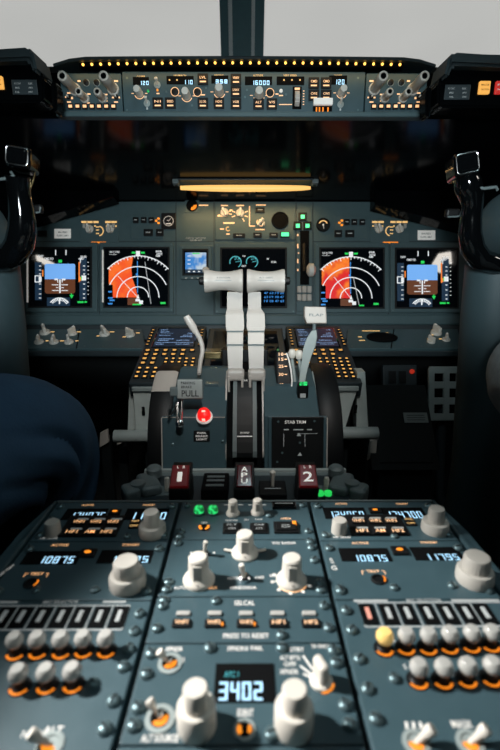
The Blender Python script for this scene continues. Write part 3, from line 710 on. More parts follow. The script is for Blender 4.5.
# thrust levers
def thrust(px0, px1, ax0, ax1, cap):
    YH = .735
    t = bpy.data.objects.new('thrust_lever', None); COL.objects.link(t); t.parent = tq; t.location = L3(0, .70, .78); o3 = V((0, .70, .78))
    a = atY(px0, 281, YH); b = atY(px1, 281, YH); k = (b.x-a.x)/(px1-px0); cx = (a.x+b.x)/2; zc = a.z; W = b.x-a.x; R = 12.3*k
    mb = MB(m_lever); pr = []
    for i in range(15):
        q = -1+2*i/14; pr.append((R*(.74+.26*abs(q)**2.0), q*W/2))
    pr = [(R*.55, -W/2-.0002), (R*.93, -W/2+.0006)] + pr[1:-1] + [(R*.93, W/2-.0006), (R*.55, W/2+.0002)]
    mb.lathe(pr, seg=36, rot=rotm('Y', 90), sy=1.0)
    mb.mat(m_pdim)
    h = mb.build('lever_handle', t, V((cx, YH, zc))-o3)
    mb = MB(m_black); s = -1 if cap < 0 else 1; mb.lathe([(.0062, 0), (.0062, .0075), (.0050, .0088), (.0001, .0088)], c=(s*W/2, 0, 0), seg=18, rot=rotm('Y', 90*s)); mb.build('thumb_button', h)
    f = Fr((0, -R*.83, R*.22), (1,0,0), (0, .28, 1)); mb = MB(m_mgrey)
    mb.text('TO/GA' if cap < 0 else 'A/T DISC', (0, .002), .0022, 0, width=.022); mb.line((-.013, -.0022), (.013, -.0026), .0006, 0); o = mb.build('engraving', h); o.matrix_local = f.mat()
    # arm: narrow neck, broad shoulder, straight shank
    def X(px, py, y): return atY(px, py, y)
    mb = MB(m_lever)
    secs = [(292, ax0+.5, ax1-(1 if cap < 0 else 3.5), .738, .010), (309, ax0+.5, ax1-(1 if cap < 0 else 3.5), .738, .010), (314, ax0-.8, ax1+.2, .730, .012), (328, ax0-.8, ax1+.6, .722, .016), (332, ax0+.5, ax1-.3, .718, .014), (343, ax0+.5, ax1-.5, .708, .013), (366, ax0+1.5, ax1-1, .695, .013), (378, ax0+1.5, ax1-1, .69, .013)]
    vs = []; fs = []
    for i, (py, xa, xb, y, th) in enumerate(secs):
        p = X(xa, py, y)-o3; q = X(xb, py, y)-o3
        vs += [(p.x, p.y, p.z), (q.x, p.y, p.z), (q.x, p.y+th, p.z), (p.x, p.y+th, p.z)]
    n = len(secs)
    for i in range(n-1):
        for j in range(4): k2 = (j+1) % 4; fs.append((4*i+j, 4*i+k2, 4*i+4+k2, 4*i+4+j))
    fs += [(0, 1, 2, 3), tuple(4*n-4+j for j in (3, 2, 1, 0))]
    bm = bmesh.new(); bv = [bm.verts.new(v) for v in vs]
    for f in fs: bm.faces.new([bv[i] for i in f])
    bmesh.ops.recalc_face_normals(bm, faces=bm.faces[:]); bmesh.ops.bevel(bm, geom=bm.edges[:], offset=.0011, segments=2, affect='EDGES')
    mb.frombm(bm); 
    mb.build('lever_arm', t)
    for py, y in ((331.5, .7175), (345, .7055)):
        p = X(ax0+.3, py, y)-o3; q = X(ax1-.3, py, y)-o3; ms = MB(m_mgrey); ms.lohi((p.x, p.y-.0008, p.z-.0011), (q.x, p.y+.002, p.z+.0011)); ms.build('seam', t)
    # reverser grip at the foot
    p = X(ax0+.5, 374.5, .645); q = X(ax1+.8, 374.5, .645); w = q.x-p.x
    mb = MB(m_lever); mb.box(((p.x+q.x)/2, .645, p.z), (w, .018, .0165), .004, 3)
    for x in (p.x+.003, q.x-.003): mb.lohi((x-.0016, .632, p.z-.030), (x+.0016, .642, p.z))
    mb.v = [(v[0]-o3.x, v[1]-o3.y, v[2]-o3.z) for v in mb.v]; mb.build('reverser_grip', t)
thrust(204.5, 243, 226.5, 243.5, -1); thrust(246.8, 284.5, 247.5, 264.5, 1)
# flood light reflection put in as a brass-coloured plate; shroud behind the lever feet
mb = MB(m_glint); a = P(204, 350, .74); b = P(222, 358, .74); mb.lohi((a[0], a[1]-.01, b[2]), (b[0], a[1]+.02, a[2]-.001), .002); mb.build('reflection_plate', tq)
mb = MB(m_black); a = P(222, 350, .765); b = P(268, 366, .765); mb.lohi((a[0], a[1], b[2]-.02), (b[0], a[1]+.03, a[2]), .002); mb.build('lever_shroud', tq)
# speedbrake lever
sb = bpy.data.objects.new('speedbrake_lever', None); COL.objects.link(sb); sb.parent = tq
mb = MB(m_lever); h = [P(186, 316, .70), P(189, 321, .70), P(193.5, 328, .70), P(196, 333, .70)]
mb.tube(h, [.0050, .0062, .0060, .0042], 14, .75, up=(0, 1, 0)); mb.build('lever_handle', sb)
mb = MB(m_lever); mb.tube([P(195.5, 331, .70), P(199.5, 338, .70), P(202, 345, .70), P(202.5, 352, .695), P(200.5, 361, .68), P(199, 374, .655)], [.0042, .0040, .0038, .0036, .0034, .003], 10, 1., up=(0, 1, 0)); mb.build('lever_arm', sb)
# flap lever
fl = bpy.data.objects.new('flap_lever', None); COL.objects.link(fl); fl.parent = tq
a0 = atY(315, 315.5, .70); k = (a0-CAMP).dot(FWD)/FPX; FF = Fr(a0-OFS, (1,0,-.02), (0, .25, 1))
mb = MB(m_lever); mb.prism([(-11.2*k, 8.2*k), (10.2*k, 8.4*k), (11.4*k, -8.0*k), (-8.5*k, -8.4*k), (-11*k, -2*k)], -.007, .007, .002)
mb.mat(m_mgrey).text('FLAP', (.5*k, 0), .0040, .0073, width=14*k); o = mb.build('lever_handle', fl); o.matrix_local = FF.mat()
mb = MB(m_mgrey); mb.tube([P(314.5, 323, .70), P(314, 331, .70)], .0030, 12, up=(0, 1, 0))
mb.mat(m_lgrey)
out = [(311, 332), (316.5, 331), (317, 338), (315.5, 347), (311, 357), (308, 367), (306, 376), (304.5, 386), (298, 386), (300, 374), (301.5, 362), (303, 350), (306, 340)]
pA, pB = atY(314, 331, .70), atY(301, 386, .632); ff = Fr(pA, (1,0,0), pA-V((pA.x, pB.y, pB.z))); loc = [ff.at(x, y) for x, y in out][::-1]
m2 = MB(m_lgrey); m2.prism(loc, -.004, .004, .0015); m2.v = [tuple(ff.o+ff.ux*v[0]+ff.uy*v[1]+ff.n*v[2]-OFS) for v in m2.v]
m2.build('lever_arm', fl); mb.build('lever_stem', fl)
# flap scale
c = P(283, 377, .66)
SF = Fr(atY(283, 377, .655), (1,0,0), (0, .45, .9)); k = SF.m(283, 377)
mb = MB(m_black); q0 = SF.at(279, 400); q1 = SF.at(287, 352)
mb.lohi((q0[0]-.0035, q0[1]-.004, -.05), (q1[0]+.0055, q1[1], .002), .002)
mb.mat(m_pamber)
for t, py in (('10', 354.5), ('15', 359.6), ('25', 366.6), ('30', 374.7), ('40', 385)):
    q = SF.at(281, py); mb.text(t, (q[0], q[1]), .0046, .0022, width=.0072); mb.line((q[0]+.0052, q[1]), (q[0]+.0090, q[1]), .0014, .0022)
mb.text('FLAP', SF.at(281.5, 396), .0030, .0022, width=.0095); mb.text('DOWN', SF.at(281.5, 399.2), .0030, .0022, width=.0105)
o = mb.build('flap_scale', tq); m = SF.mat(); m.translation -= OFS; o.matrix_local = m
mb = MB(m_print); mb.tube([P(286.5, 353, .655), P(289, 360, .652), P(291, 370, .648), P(292, 380, .644), P(291.5, 389, .640)], .0011, 8, up=(0, 1, 0)); mb.build('scale_edge', tq)
mb = MB(m_black); a = P(303, 387, .622); mb.box((a[0], a[1]+.004, a[2]-.012), (.016, .014, .034), .003); mb.mat(m_green).box((a[0], a[1]-.003, a[2]+.006), (.011, .002, .0055), .0006)
mb.mat(m_pdim).box((a[0], a[1]-.0031, a[2]-.012), (.008, .001, .006)); mb.build('detent_lamp', tq)
for px, dy in ((292, 0), (299, 1)):
    fu = bpy.data.objects.new('fuel_lever', None); COL.objects.link(fu); fu.parent = tq
    mb = MB(m_white); mb.lathe([(.0040, -.006), (.0056, -.003), (.0058, .003), (.0042, .007), (.0001, .008)], c=P(px, 354+dy, .67), seg=18); mb.build('lever_knob', fu)
    mb = MB(m_lgrey); mb.tube([P(px, 359, .67), P(px+1.8, 372, .66), P(px+3, 384, .655), P(px+3.5, 394, .65)], .0026, 10, up=(0, 1, 0)); mb.build('lever_arm', fu)
# small pieces on the left shoulder
mb = MB(m_panel); a = P(213, 392, .64); mb.lohi((a[0]-.012, a[1], a[2]-.003), (a[0]+.008, a[1]+.02, a[2]+.012), .001); mb.build('slot_cover', tq)
# trim wheels
def trimwheel(x0, x1, stripe_deg):
    w = bpy.data.objects.new('trim_wheel', None); COL.objects.link(w); w.parent = tq; w.location = ((x0+x1)/2, 0, .0445); W = (x1-x0)/2; R = .125
    mb = MB(m_black); pr = [(R*.60, -W*.55), (R*.84, -W*.7), (R*.88, -W), (R*.975, -W), (R, -W*.75), (R, W*.75), (R*.975, W), (R*.88, W), (R*.84, W*.7), (R*.60, W*.55), (R*.60, -W*.55)]
    mb.lathe(pr, seg=96, rot=rotm('Y', 90), caps=False); mb.lathe([(R*.62, -W*.3), (R*.62, W*.3)], seg=48, rot=rotm('Y', 90)); mb.build('wheel_rim', w)
    if stripe_deg:
        mb = MB(m_lever); vs = []; fs = []; n = 8; a0, a1 = stripe_deg
        for i in range(n+1):
            a = math.radians(a0+(a1-a0)*i/n)
            for x in (-W*.99, -W*.74, W*.74, W*.99):
                rr = R*1.004 if abs(x) < W*.9 else R*.982; vs.append((x, -rr*math.cos(a), rr*math.sin(a)))
        for i in range(n):
            for j in range(3): fs.append((4*i+j, 4*i+j+1, 4*i+5+j, 4*i+4+j))
        mb.add(vs, fs, True); mb.build('index_stripe', w)
trimwheel(-.1425, -.1065, (55, 78)); trimwheel(.1065, .1425, None)
mb = MB(m_lgrey); 
for i in range(14):
    a = math.radians(8+62*i/13); 
mb.tube([(.1055, -.125*math.cos(math.radians(a))*1.0, .0445+.127*math.sin(math.radians(a))) for a in range(5, 80, 5)], .0011, 8, up=(1, 0, 0)); mb.build('wheel_guard', tq)

# ================================================================ flight computers (CDU)
CDW = Fr((0, .902, .686), (1,0,0), (0, .26, .078))
m_keyamber = glow('key_legend', (1., .50, .12), 1.1)
KEYB = MB(m_black).box((0, 0, .0015), (.0125, .0115, .003), .0012)
KEYB.mat(m_keyamber).crect((0, 0), .0062, .0050, .0032); KEYW = KEYB.mesh('key')
KEYB = MB(m_black).box((0, 0, .0015), (.0140, .0130, .003), .0012)
KEYB.mat(m_keyamber).crect((0, .0018), .0088, .0026, .0032).crect((0, -.0022), .0074, .0026, .0032); KEYF = KEYB.mesh('key')
KEYB = MB(m_black).box((0, 0, .0015), (.0085, .0095, .003), .001)
KEYB.mat(m_keyamber).crect((0, 0), .0052, .0022, .0032); KEYL = KEYB.mesh('key')
def cdu(side):
    L = side < 0
    x0, x1 = (-.246, -.104) if L else (.100, .246)
    fr = CDW.subl((x0+x1)/2, .136, 0)
    r = thing('flight_computer', ('left' if L else 'right') + ' flight management keypad unit with glowing amber keys beside the throttles', 'flight computer', fr)
    mb = MB(m_dark); mb.lohi((-.071, -.136, -.035), (.071, .136, 0), .003); mb.build('housing', r)
    mb = MB(m_screen); mb.lohi((-.052, .018, -.001), (.052, .122, .0012), .001)
    mb.mat(m_cdubg).rect(-.048, .022, .048, .118, .0014)
    mb.mat(m_cdu)
    rnd = random.Random(3 if L else 5)
    words = [('IDENT', -.034, .018), ('1/2', .036, .010), ('MODEL', -.030, .022), ('-------', -.024, .032), ('NAV DATA', -.028, .028), ('ACTIVE', .028, .022), ('JAN28', .026, .030), ('26K', .034, .014), ('OP PROGRAM', -.022, .036), ('549849', -.028, .026), ('SUPP DATA', .020, .032), ('INDEX', -.034, .020), ('POS INIT', .022, .034)]
    rows = [.110, .110, .098, .091, .080, .080, .072, .091, .061, .053, .053, .033, .033]
    for (t, u, w), v in zip(words, rows): mb.text(t, (u, v), .0040, .0017, width=w)
    mb.line((-.046, .042), (.046, .042), .0012, .0017)
    mb.build('screen', r)
    for k in range(6):
        for s in (-1, 1): inst(KEYL, 'key', r, (s*.0625, .108-.0155*k, 0))
    for row in range(2):
        for c in range(6):
            if row == 1 and c > 4: continue
            inst(KEYF, 'key', r, (-.056+.0208*c, .002-.0195*row, 0))
    for row in range(2):
        for c in range(2): inst(KEYF, 'key', r, (-.056+.0208*c, -.037-.0195*row, 0))
    for row in range(3):
        for c in range(3): inst(KEYW, 'key', r, (-.0585+.0175*c, -.0785-.0175*row, 0))
    for row in range(6):
        for c in range(5): inst(KEYW, 'key', r, (-.006+.0152*c, -.0375-.0155*row, 0), scale=(.88, .88, 1))
    # light-grey front of the bay the unit sits in
cdu(-1); cdu(1)
# lower dark display between the two units
fr = CDW.subl(-.002, .16, 0)
r = thing('lower_display_unit', 'switched-off dark display low behind the thrust levers', 'display', fr)
mb = MB(m_dark); mb.lohi((-.095, -.10, -.03), (.095, .108, -.004), .003); mb.build('bezel', r)
mb = MB(m_screen); mb.lohi((-.080, -.085, -.004), (.080, .088, -.002), .001); mb.build('screen', r)
# grey console structure under the computers
cf = thing('console_frame', 'light grey metal frame carrying the keypad units on both sides of the throttles', 'frame', wfr((0, .93, 0)))
def side_frame(s):
    y = .905-.93
    def X(px, py): p = atY(px, py, .905); return (p.x, p.z)
    if s < 0: web = [(165, 388), (165, 434), (136, 434), (133, 388)]; col = [(134, 386), (134, 434), (126, 434), (127.5, 386)]; pipe = (116, 166, 434); lip = (132, 168, 385.5)
    else: web = [(336, 388), (358, 388), (352, 405), (344, 432), (332, 434)]; col = [(359, 374), (367, 374), (370, 432), (358, 432)]; pipe = (341, 376, 431); lip = (334, 358.5, 385)
    p = [X(*q) for q in web]
    def ext(poly, y0, y1, m, nm):
        mb = MB(m); bm = bmesh.new(); n = len(poly); a = [bm.verts.new((q[0], y0, q[1])) for q in poly]; b = [bm.verts.new((q[0], y1, q[1])) for q in poly]
        bm.faces.new(a); bm.faces.new(b[::-1])
        for i in range(n): bm.faces.new((a[i], b[i], b[(i+1) % n], a[(i+1) % n]))
        bmesh.ops.recalc_face_normals(bm, faces=bm.faces[:]); mb.frombm(bm); mb.build(nm, cf)
    ext(p, y, y+.012, m_frame, 'web'); ext([X(*q) for q in col], y+.015, y+.05, m_frame, 'column')
    mb = MB(m_lgrey); a = X(pipe[0], pipe[2]); b = X(pipe[1], pipe[2]); mb.tube([(a[0], y-.012, a[1]), (b[0], y-.012, b[1])], .0135, 16); mb.build('cross_pipe', cf)
    a = X(lip[0], lip[2]); b = X(lip[1], lip[2]); mb = MB(m_lgrey); mb.lohi((a[0], y-.006, a[1]-.012), (b[0], y+.02, a[1]-.002), .002); mb.build('lip', cf)
    q = X(143.5, 411) if s < 0 else X(355.5, 409); mb = MB(m_slot); mb.box((q[0], y-.001, q[1]), (.007, .004, .020), .002); mb.build('slot', cf)
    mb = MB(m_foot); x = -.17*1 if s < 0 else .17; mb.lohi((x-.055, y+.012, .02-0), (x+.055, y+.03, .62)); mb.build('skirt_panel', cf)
side_frame(-1); side_frame(1)
# ================================================================ main instrument panel
p0 = CAMP + ray(248, 278)*1.26
MP = Fr((0, p0.y, p0.z), (1,0,0), (0, math.sin(PITCH), math.cos(PITCH)))
ip = thing('instrument_panel', 'wide grey main instrument panel holding the display screens under the glareshield', 'instrument panel', MP)
mb = MB(m_main); a = MP.at(-60, 316); b = MP.at(560, 202); mb.lohi((a[0], a[1], -.05), (b[0], b[1], 0)); mb.build('board', ip)
mb = MB(m_dark)                                                # seams
for px in (99.5, 176, 214, 296, 313, 388.5): mb.line(MP.at(px, 316), MP.at(px, 244 if px in (99.5, 388.5) else 200), .0022, .0006)
for x0, x1, y in ((20, 214, 241.5), (296, 470, 241.5), (214, 296, 240)): mb.line(MP.at(x0, y), MP.at(x1, y), .0020, .0006)
mb.build('seams', ip)
mb = MB(m_main); a = MP.at(-60, 326); b = MP.at(560, 315.5); mb.lohi((a[0], a[1], -.03), (b[0], b[1], .022), .004); mb.build('lower_ledge', ip)
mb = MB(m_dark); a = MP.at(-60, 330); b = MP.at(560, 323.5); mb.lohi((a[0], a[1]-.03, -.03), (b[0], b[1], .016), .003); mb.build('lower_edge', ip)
S_ = .0028   # metres per pixel on the panel, roughly
def module(name, label, cat, rect, h=.004, mat=m_main, group=None, part='faceplate', bev=.0015, frm=MP):
    fr = frm.sub((rect[0]+rect[2])/2, (rect[1]+rect[3])/2); r = thing(name, label, cat, fr, group)
    u0, v0, u1, v1 = fr.rect(*rect); mb = MB(mat); mb.lohi((u0, v0, .0008), (u1, v1, h), min(bev, h*.4))
    return r, fr, mb
# ---- display units
def du(name, label, bez, scr):
    r, fr, mb = module(name, label, 'display', bez, .009, m_main, None)
    u0, v0, u1, v1 = fr.rect(*scr)
    mb.mat(m_black).lohi((u0-.005, v0-.005, .0085), (u1+.005, v1+.005, .0098), .0006)
    mb.mat(m_screw)
    b0 = fr.rect(*bez)
    for s in ((b0[0]+.006, b0[1]+.006), (b0[2]-.006, b0[1]+.006), (b0[0]+.006, b0[3]-.006), (b0[2]-.006, b0[3]-.006)): mb.disc(s, .0022, .0092, 10)
    mb.build('bezel', r)
    mb = MB(m_screen); mb.lohi((u0, v0, .0085), (u1, v1, .0104), .0004)
    s = mb.build('screen', r)
    return r, fr, s
W_ = .0108
def gfx(fr, dx, dy):
    return lambda x, y: fr.at(x+dx, y+dy, W_)
def pfd(label, bez, scr, dx, dy):
    r, fr, s = du('flight_display', label, bez, scr); G = gfx(fr, dx, dy); w = W_; k = fr.m(60+dx, 280)
    def R(mb, x0, y0, x1, y1, ww=w): a = G(x0, y1); b = G(x1, y0); mb.rect(a[0], a[1], b[0], b[1], ww)
    mb = MB(m_tape); R(mb, 35, 262, 41.6, 300); R(mb, 79.5, 258, 86.5, 300); R(mb, 47, 297.5, 70, 306)
    mb.mat(m_sky); x0, x1, yt, ym, yb, c = 44.8, 75.2, 263.8, 279.2, 293.6, 1.6
    mb.poly([G(x, y) for x, y in ((x0, ym), (x1, ym), (x1, yt+c), (x1-c*.3, yt+c*.3), (x1-c, yt), (x0+c, yt), (x0+c*.3, yt+c*.3), (x0, yt+c))], w+.0001)
    mb.mat(m_earth); mb.poly([G(x, y) for x, y in ((x0, yb-c), (x0+c, yb), (x1-c, yb), (x1, yb-c), (x1, ym), (x0, ym))], w+.0001)
    mb.mat(m_swhite); z = w+.0002
    for x in (55.7, 66): R(mb, x-.45, 250, x+.45, 255, z)
    for y, a_ in ((284.8, 8), (287.6, 4), (290.5, 8)):
        for q in (-1, 1): R(mb, 60+q*a_ if q < 0 else 60+1.4, y-.35, 60-1.4 if q < 0 else 60+a_, y+.35, z)
    R(mb, 59.3, 279.5, 60.7, 293, z); R(mb, 54.5, 278.6, 58, 280.2, z); R(mb, 62, 278.6, 65.5, 280.2, z)
    R(mb, 57.4, 280, 58.2, 282.5, z); R(mb, 61.8, 280, 62.6, 282.5, z)
    for x, y, ww, h in ((38, 275.8, 6, .9), (38, 282, 6, .9), (35.2, 279, .9, 6.5), (40.2, 279, 2.8, 5), (83.8, 278, 4.5, 5), (80.5, 259, 4, .8), (80.4, 261, .8, 4)): R(mb, x-ww/2, y-h/2, x+ww/2, y+h/2, z)
    for y in (266, 270, 274, 284, 289, 294, 298): R(mb, 83.2, y-.5, 85, y+.5, z); R(mb, 39, y-.35, 41.2, y+.35, z)
    for i in range(9): R(mb, 87.6, 262+4*i, 88.8, 262.6+4*i, z)
    for t, x, y, ww in (('NAV', 41, 256, 5), ('CMD F/D', 49, 258.8, 9), ('30.00', 83.5, 256.8, 6), ('STD', 82, 258.5, 4)): mb.text(t, G(x, y), 2.2*k, z, width=ww*k)
    c = G(59.5, 309); 
    mb.ring(c, 10.6*k, 11.4*k, z, 35, 145)
    for a_ in range(38, 146, 9): mb.line((c[0]+8.2*k*math.cos(math.radians(a_)), c[1]+8.2*k*math.sin(math.radians(a_))), (c[0]+10.6*k*math.cos(math.radians(a_)), c[1]+10.6*k*math.sin(math.radians(a_))), .9*k, z)
    R(mb, 58.8, 298.5, 60.2, 304, z)
    mb.mat(m_sorange); R(mb, 42.2, 270, 43.4, 276.5, z); R(mb, 78.6, 262, 79.8, 282, z); R(mb, 79, 277, 81, 281, z)
    mb.mat(m_greendim); R(mb, 58.6, 259.8, 62, 262.6, z); R(mb, 77.6, 301.2, 83.5, 303, z); R(mb, 84.5, 301.2, 87, 302.8, z); mb.poly([G(69.5, 295), G(71.6, 298.6), G(73.6, 295)], z); R(mb, 80.8, 276.5, 82, 280, z); R(mb, 71, 293.5, 72, 296, z)
    mb.build('flight_symbols', s)
    return r, fr
def nd(label, bez, scr, dx, dy, right):
    r, fr, s = du('navigation_display', label, bez, scr); G = gfx(fr, dx, dy); w = W_; k = fr.m(138+dx, 280)
    def R(mb, x0, y0, x1, y1, ww=w): a = G(x0, y1); b = G(x1, y0); mb.rect(a[0], a[1], b[0], b[1], ww)
    C = (138, 297.5); RO = 41.3
    pts = [(112.8, 297.4), (112.8, 285), (108.8, 284), (108.8, 268.3)]
    for a_ in range(134, 96 if not right else 93, -4): pts.append((C[0]+(RO-.3)*math.cos(math.radians(a_)), C[1]-(RO-.3)*math.sin(math.radians(a_))))
    pts += [(136.2, 257)] if right else [(133, 257.4), (131.3, 268), (132.2, 278), (135.2, 286)]
    pts += [(136.3, 287), (137.8, 297.4)] if right else [(137.8, 297.4)]
    mb = MB(m_wx2 if right else m_wx)
    # fan so the concave outline fills correctly
    ctr = (124, 284); q = [G(*p) for p in pts]; cc = G(*ctr); n = len(q)
    mb.add([(cc[0], cc[1], w)]+[(a[0], a[1], w) for a in q], [(0, i+1, (i+1) % n+1) if False else (0, (i+1) % n+1, i+1) for i in range(n)])
    mb.mat(m_earth); R(mb, 127.5, 298, 139, 305)
    mb.mat(m_swhite); z = w+.0002; c = G(*C)
    for rr, a0, a1 in ((10.6, 0, 180), (20.8, 0, 180), (30.6, 24, 156), (RO, 43, 137)): mb.ring(c, (rr-.45)*k, (rr+.45)*k, z, a0, a1, 40)
    for a_ in range(45, 137, 5):
        l = 3.2 if (a_ % 15 == 0) else 1.8; ca, sa = math.cos(math.radians(a_)), math.sin(math.radians(a_)); mb.line((c[0]+(RO-l)*k*ca, c[1]+(RO-l)*k*sa), (c[0]+RO*k*ca, c[1]+RO*k*sa), .7*k, z)
    R(mb, 136, 251, 140, 255.5, z)
    for t, x, y, ww in (('GS 0 TAS', 114.5, 252, 10), ('---/--', 113, 254.2, 8), ('BSR', 159, 251.5, 6), ('0835Z', 159.5, 254, 6), ('NM', 158, 256, 4)): mb.text(t, G(x, y), 1.8*k, z, width=ww*k)
    mb.poly([G(136.6, 298.5), G(139.4, 298.5), G(138, 294)], z); R(mb, 135.5, 299, 140, 301.4, z); R(mb, 139.2, 300.5, 143, 304, z)
    mb.line(G(118 if not right else 121, 276), G(137, 296.5), .5*k, z)
    mb.mat(m_sgrey); mb.line(G(145 if not right else 140.5, 262 if not right else 277), G(151 if not right else 146, 304), .7*k, z)
    mb.mat(m_sblue); mb.line(G(137.4, 261), G(137.6, 293), .8*k, z); R(mb, 108.3, 291, 112, 292.5, z); R(mb, 108, 297.3, 113, 298.6, z); R(mb, 109.5, 299.5, 114.5, 301, z); R(mb, 108, 303, 112.5, 304.4, z)
    mb.disc(G(136.8, 274.5), 1.1*k, z, 12)
    mb.mat(m_greendim); R(mb, 131.8, 251.8, 135.4, 253.6, z); R(mb, 140.8, 251.8, 144.8, 253.6, z); R(mb, 160.5, 302, 165.5, 304, z); R(mb, 132.5 if not right else 146, 303.8, 141 if not right else 151, 305.2, z)
    mb.build('map_symbols', s)
pfd('outermost left flight display showing blue sky over brown horizon', (27, 243, 98.5, 312.5), (31.5, 249.5, 91.5, 306.5), 0, 0)
pfd('outermost right flight display showing blue sky over brown horizon', (389.5, 243.5, 462, 313), (395.5, 250.2, 455.5, 307.5), 362.3, 1)
nd('left navigation display with solid orange weather fan and white range arcs', (100.5, 243, 174, 312.5), (106, 249.5, 168.5, 306.5), 0, 0, False)
nd('right navigation display with red patches in its orange weather fan', (314.5, 243.5, 388, 313), (320.5, 250, 382, 307.5), 213, .9, True)
# light caught on the left bezel edges, put in as pale glowing strips
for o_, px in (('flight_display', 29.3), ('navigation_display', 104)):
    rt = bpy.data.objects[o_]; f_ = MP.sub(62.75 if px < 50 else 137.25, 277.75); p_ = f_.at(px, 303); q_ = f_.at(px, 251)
    mb = MB(m_print); mb.lohi((p_[0]-.0022, p_[1], .009), (p_[0]+.0022, q_[1], .0115), .0008); mb.build('edge_glint', rt)
r, fr, s = du('engine_display', 'dark centre engine display with cyan dials behind the thrust levers', (215, 243.5, 295, 314), (222, 250, 285, 307))
mb = MB(m_cyan); k = fr.m(250, 270)
for px in (235.5, 252): c = fr.at(px, 262, W_); mb.ring(c, 5.2*k, 6.0*k, W_, -60, 200); mb.line(c, (c[0]+5*k, c[1]+1*k), .5*k, W_); mb.text('21.4', fr.at(px+1.5, 258.5, W_), 2.6*k, W_, width=5*k); mb.text('412', fr.at(px, 271.5, W_), 2.2*k, W_, width=5*k)
mb.mat(m_sblue)
for i, y in enumerate((293, 297, 301)):
    for j, x in enumerate((266, 271.5, 277, 282)): mb.text(('47', '63', '19', '08')[(i+j) % 4], fr.at(x, y, W_), 2.2*k, W_, width=3.8*k)
mb.mat(m_swhite)
for t, x, y in (('N1', 244, 256), ('EGT', 244, 266), ('FF', 268, 259), ('FUEL', 274, 262)): mb.text(t, fr.at(x, y, W_), 1.7*k, W_)
mb.build('engine_symbols', s)
r, fr, s = du('standby_display', 'small standby display with cloudy blue picture left of centre', (181, 246, 212, 280), (184.5, 251.5, 207, 274.5))
mb = MB(m_isfd); a = fr.at(185.3, 273, W_); b = fr.at(206.2, 252.5, W_); mb.rect(a[0], a[1]+.010, b[0], b[1], W_)
mb.mat(m_tape).rect(a[0], a[1], b[0], a[1]+.010, W_); mb.mat(m_swhite); k = fr.m(196, 262)
for y in (256, 260, 264): mb.crect(fr.at(189, y, W_), 3*k, .7*k, W_+.0001)
for x in (189, 194, 199, 204): mb.crect(fr.at(x, 271.5, W_), 2*k, 1*k, W_+.0001)
mb.mat(m_greendim).crect(fr.at(196, 253.5, W_), 7*k, 1*k, W_+.0001); mb.build('horizon_symbols', s)
mb = MB(m_white); mb.lathe([(.0095, 0), (.0095, .012), (.008, .0145), (.0001, .015)], seg=28); mb.build('brightness_knob', r, (*fr.at(206, 271, .01), .009))
mb = MB(m_pdim)
for x in (186, 192, 198): mb.crect(fr.at(x, 278, .0095), .006, .003, .0095)
mb.build('key_row', r)

# ---- small fittings on the panel
def texts(mb, fr, items, w, m=None):
    for t, x, y, wd, h in items: mb.text(t, fr.at(x, y, w), h*S_, w, width=wd*S_)
DK = me_pointer(.0115, .013, m_white)
def lightcluster(dx, flip, lab):
    X = (lambda x: 99+(x-99)) if not flip else (lambda x: 489.0-x)
    xs = sorted((X(80), X(119))); r, fr, mb = module('selector_panel', lab, 'control panel', (xs[0], 219, xs[1], 246), .003)
    mb.mat(m_pyellow); w = .0032
    for x in (82, 88, 94): mb.crect(fr.at(X(x+2), 222, w), 5.2*S_, 1.9*S_, w)
    for x in (106, 112): mb.crect(fr.at(X(x+2), 222, w), 5.6*S_, 1.9*S_, w)
    for x in (84, 95, 106.5, 116): mb.crect(fr.at(X(x), 226, w), 1.4*S_, 1.4*S_, w)
    c = fr.at(X(98.5), 231, w); mb.ring(c, 4.2*S_, 5.2*S_, w, -80, 80) if not flip else mb.ring(c, 4.2*S_, 5.2*S_, w, 100, 260)
    for y in (227, 230, 233.5): mb.crect(fr.at(X(97.5), y, w), 3.2*S_, .9*S_, w)
    mb.build('faceplate', r)
    for x in (89.5, 110): inst(DK, 'pointer_knob', r, (*fr.at(X(x), 229, .003), .003), rz=.3); 
    for x in (84.5, 114): inst(MB(m_grey).box((0, 0, .004), (.008, .012, .008), .002).mesh('thumb_switch'), 'thumb_switch', r, (*fr.at(X(x), 226.5, .003), .003))
    mb = MB(m_amberdim); a = fr.at(X(98.5), 242.5, .004); mb.box((a[0], a[1], .004), (.042, .0035, .004), .001); mb.build('map_light', r)
lightcluster(0, False, 'left amber-lit selector panel with two grey pointer knobs above the navigation display')
lightcluster(0, True, 'right amber-lit selector panel with two grey pointer knobs above the navigation display')
def plac(rect, lab, t1, t2):
    r, fr, mb = module('placard', lab, 'placard', rect, .0016, m_print, bev=.0012)
    mb.mat(m_mgrey); c = (rect[0]+rect[2])/2; texts(mb, fr, ((t1, c, rect[1]+3.2, 9, 1.7), (t2, c, rect[1]+6.6, 11.5, 1.7)), .0018); mb.build('plate', r)
plac((54.5, 229, 71, 238.5), 'white placard plate above the outermost left flight display', 'MAX SPEEDS', 'FLAPS LIMIT'); plac((417.5, 230.5, 435, 240), 'white placard plate above the outermost right flight display', 'MAX SPEEDS', 'FLAPS LIMIT')
def darkbtn(cx, cy, w, h, parent, fr, lit=None, nm='push_button', txt=None):
    mb = MB(m_black); mb.box((0, 0, .003), (w*S_, h*S_, .006), .0015)
    if lit: mb.mat(lit).box((0, 0, .0063), (w*S_*.72, h*S_*.6, .001), .0003)
    else: mb.mat(m_pdim).crect((0, 0), w*S_*.5, h*S_*.12, .0062)
    return mb.build(nm, parent, (*fr.at(cx, cy, .003), .003))
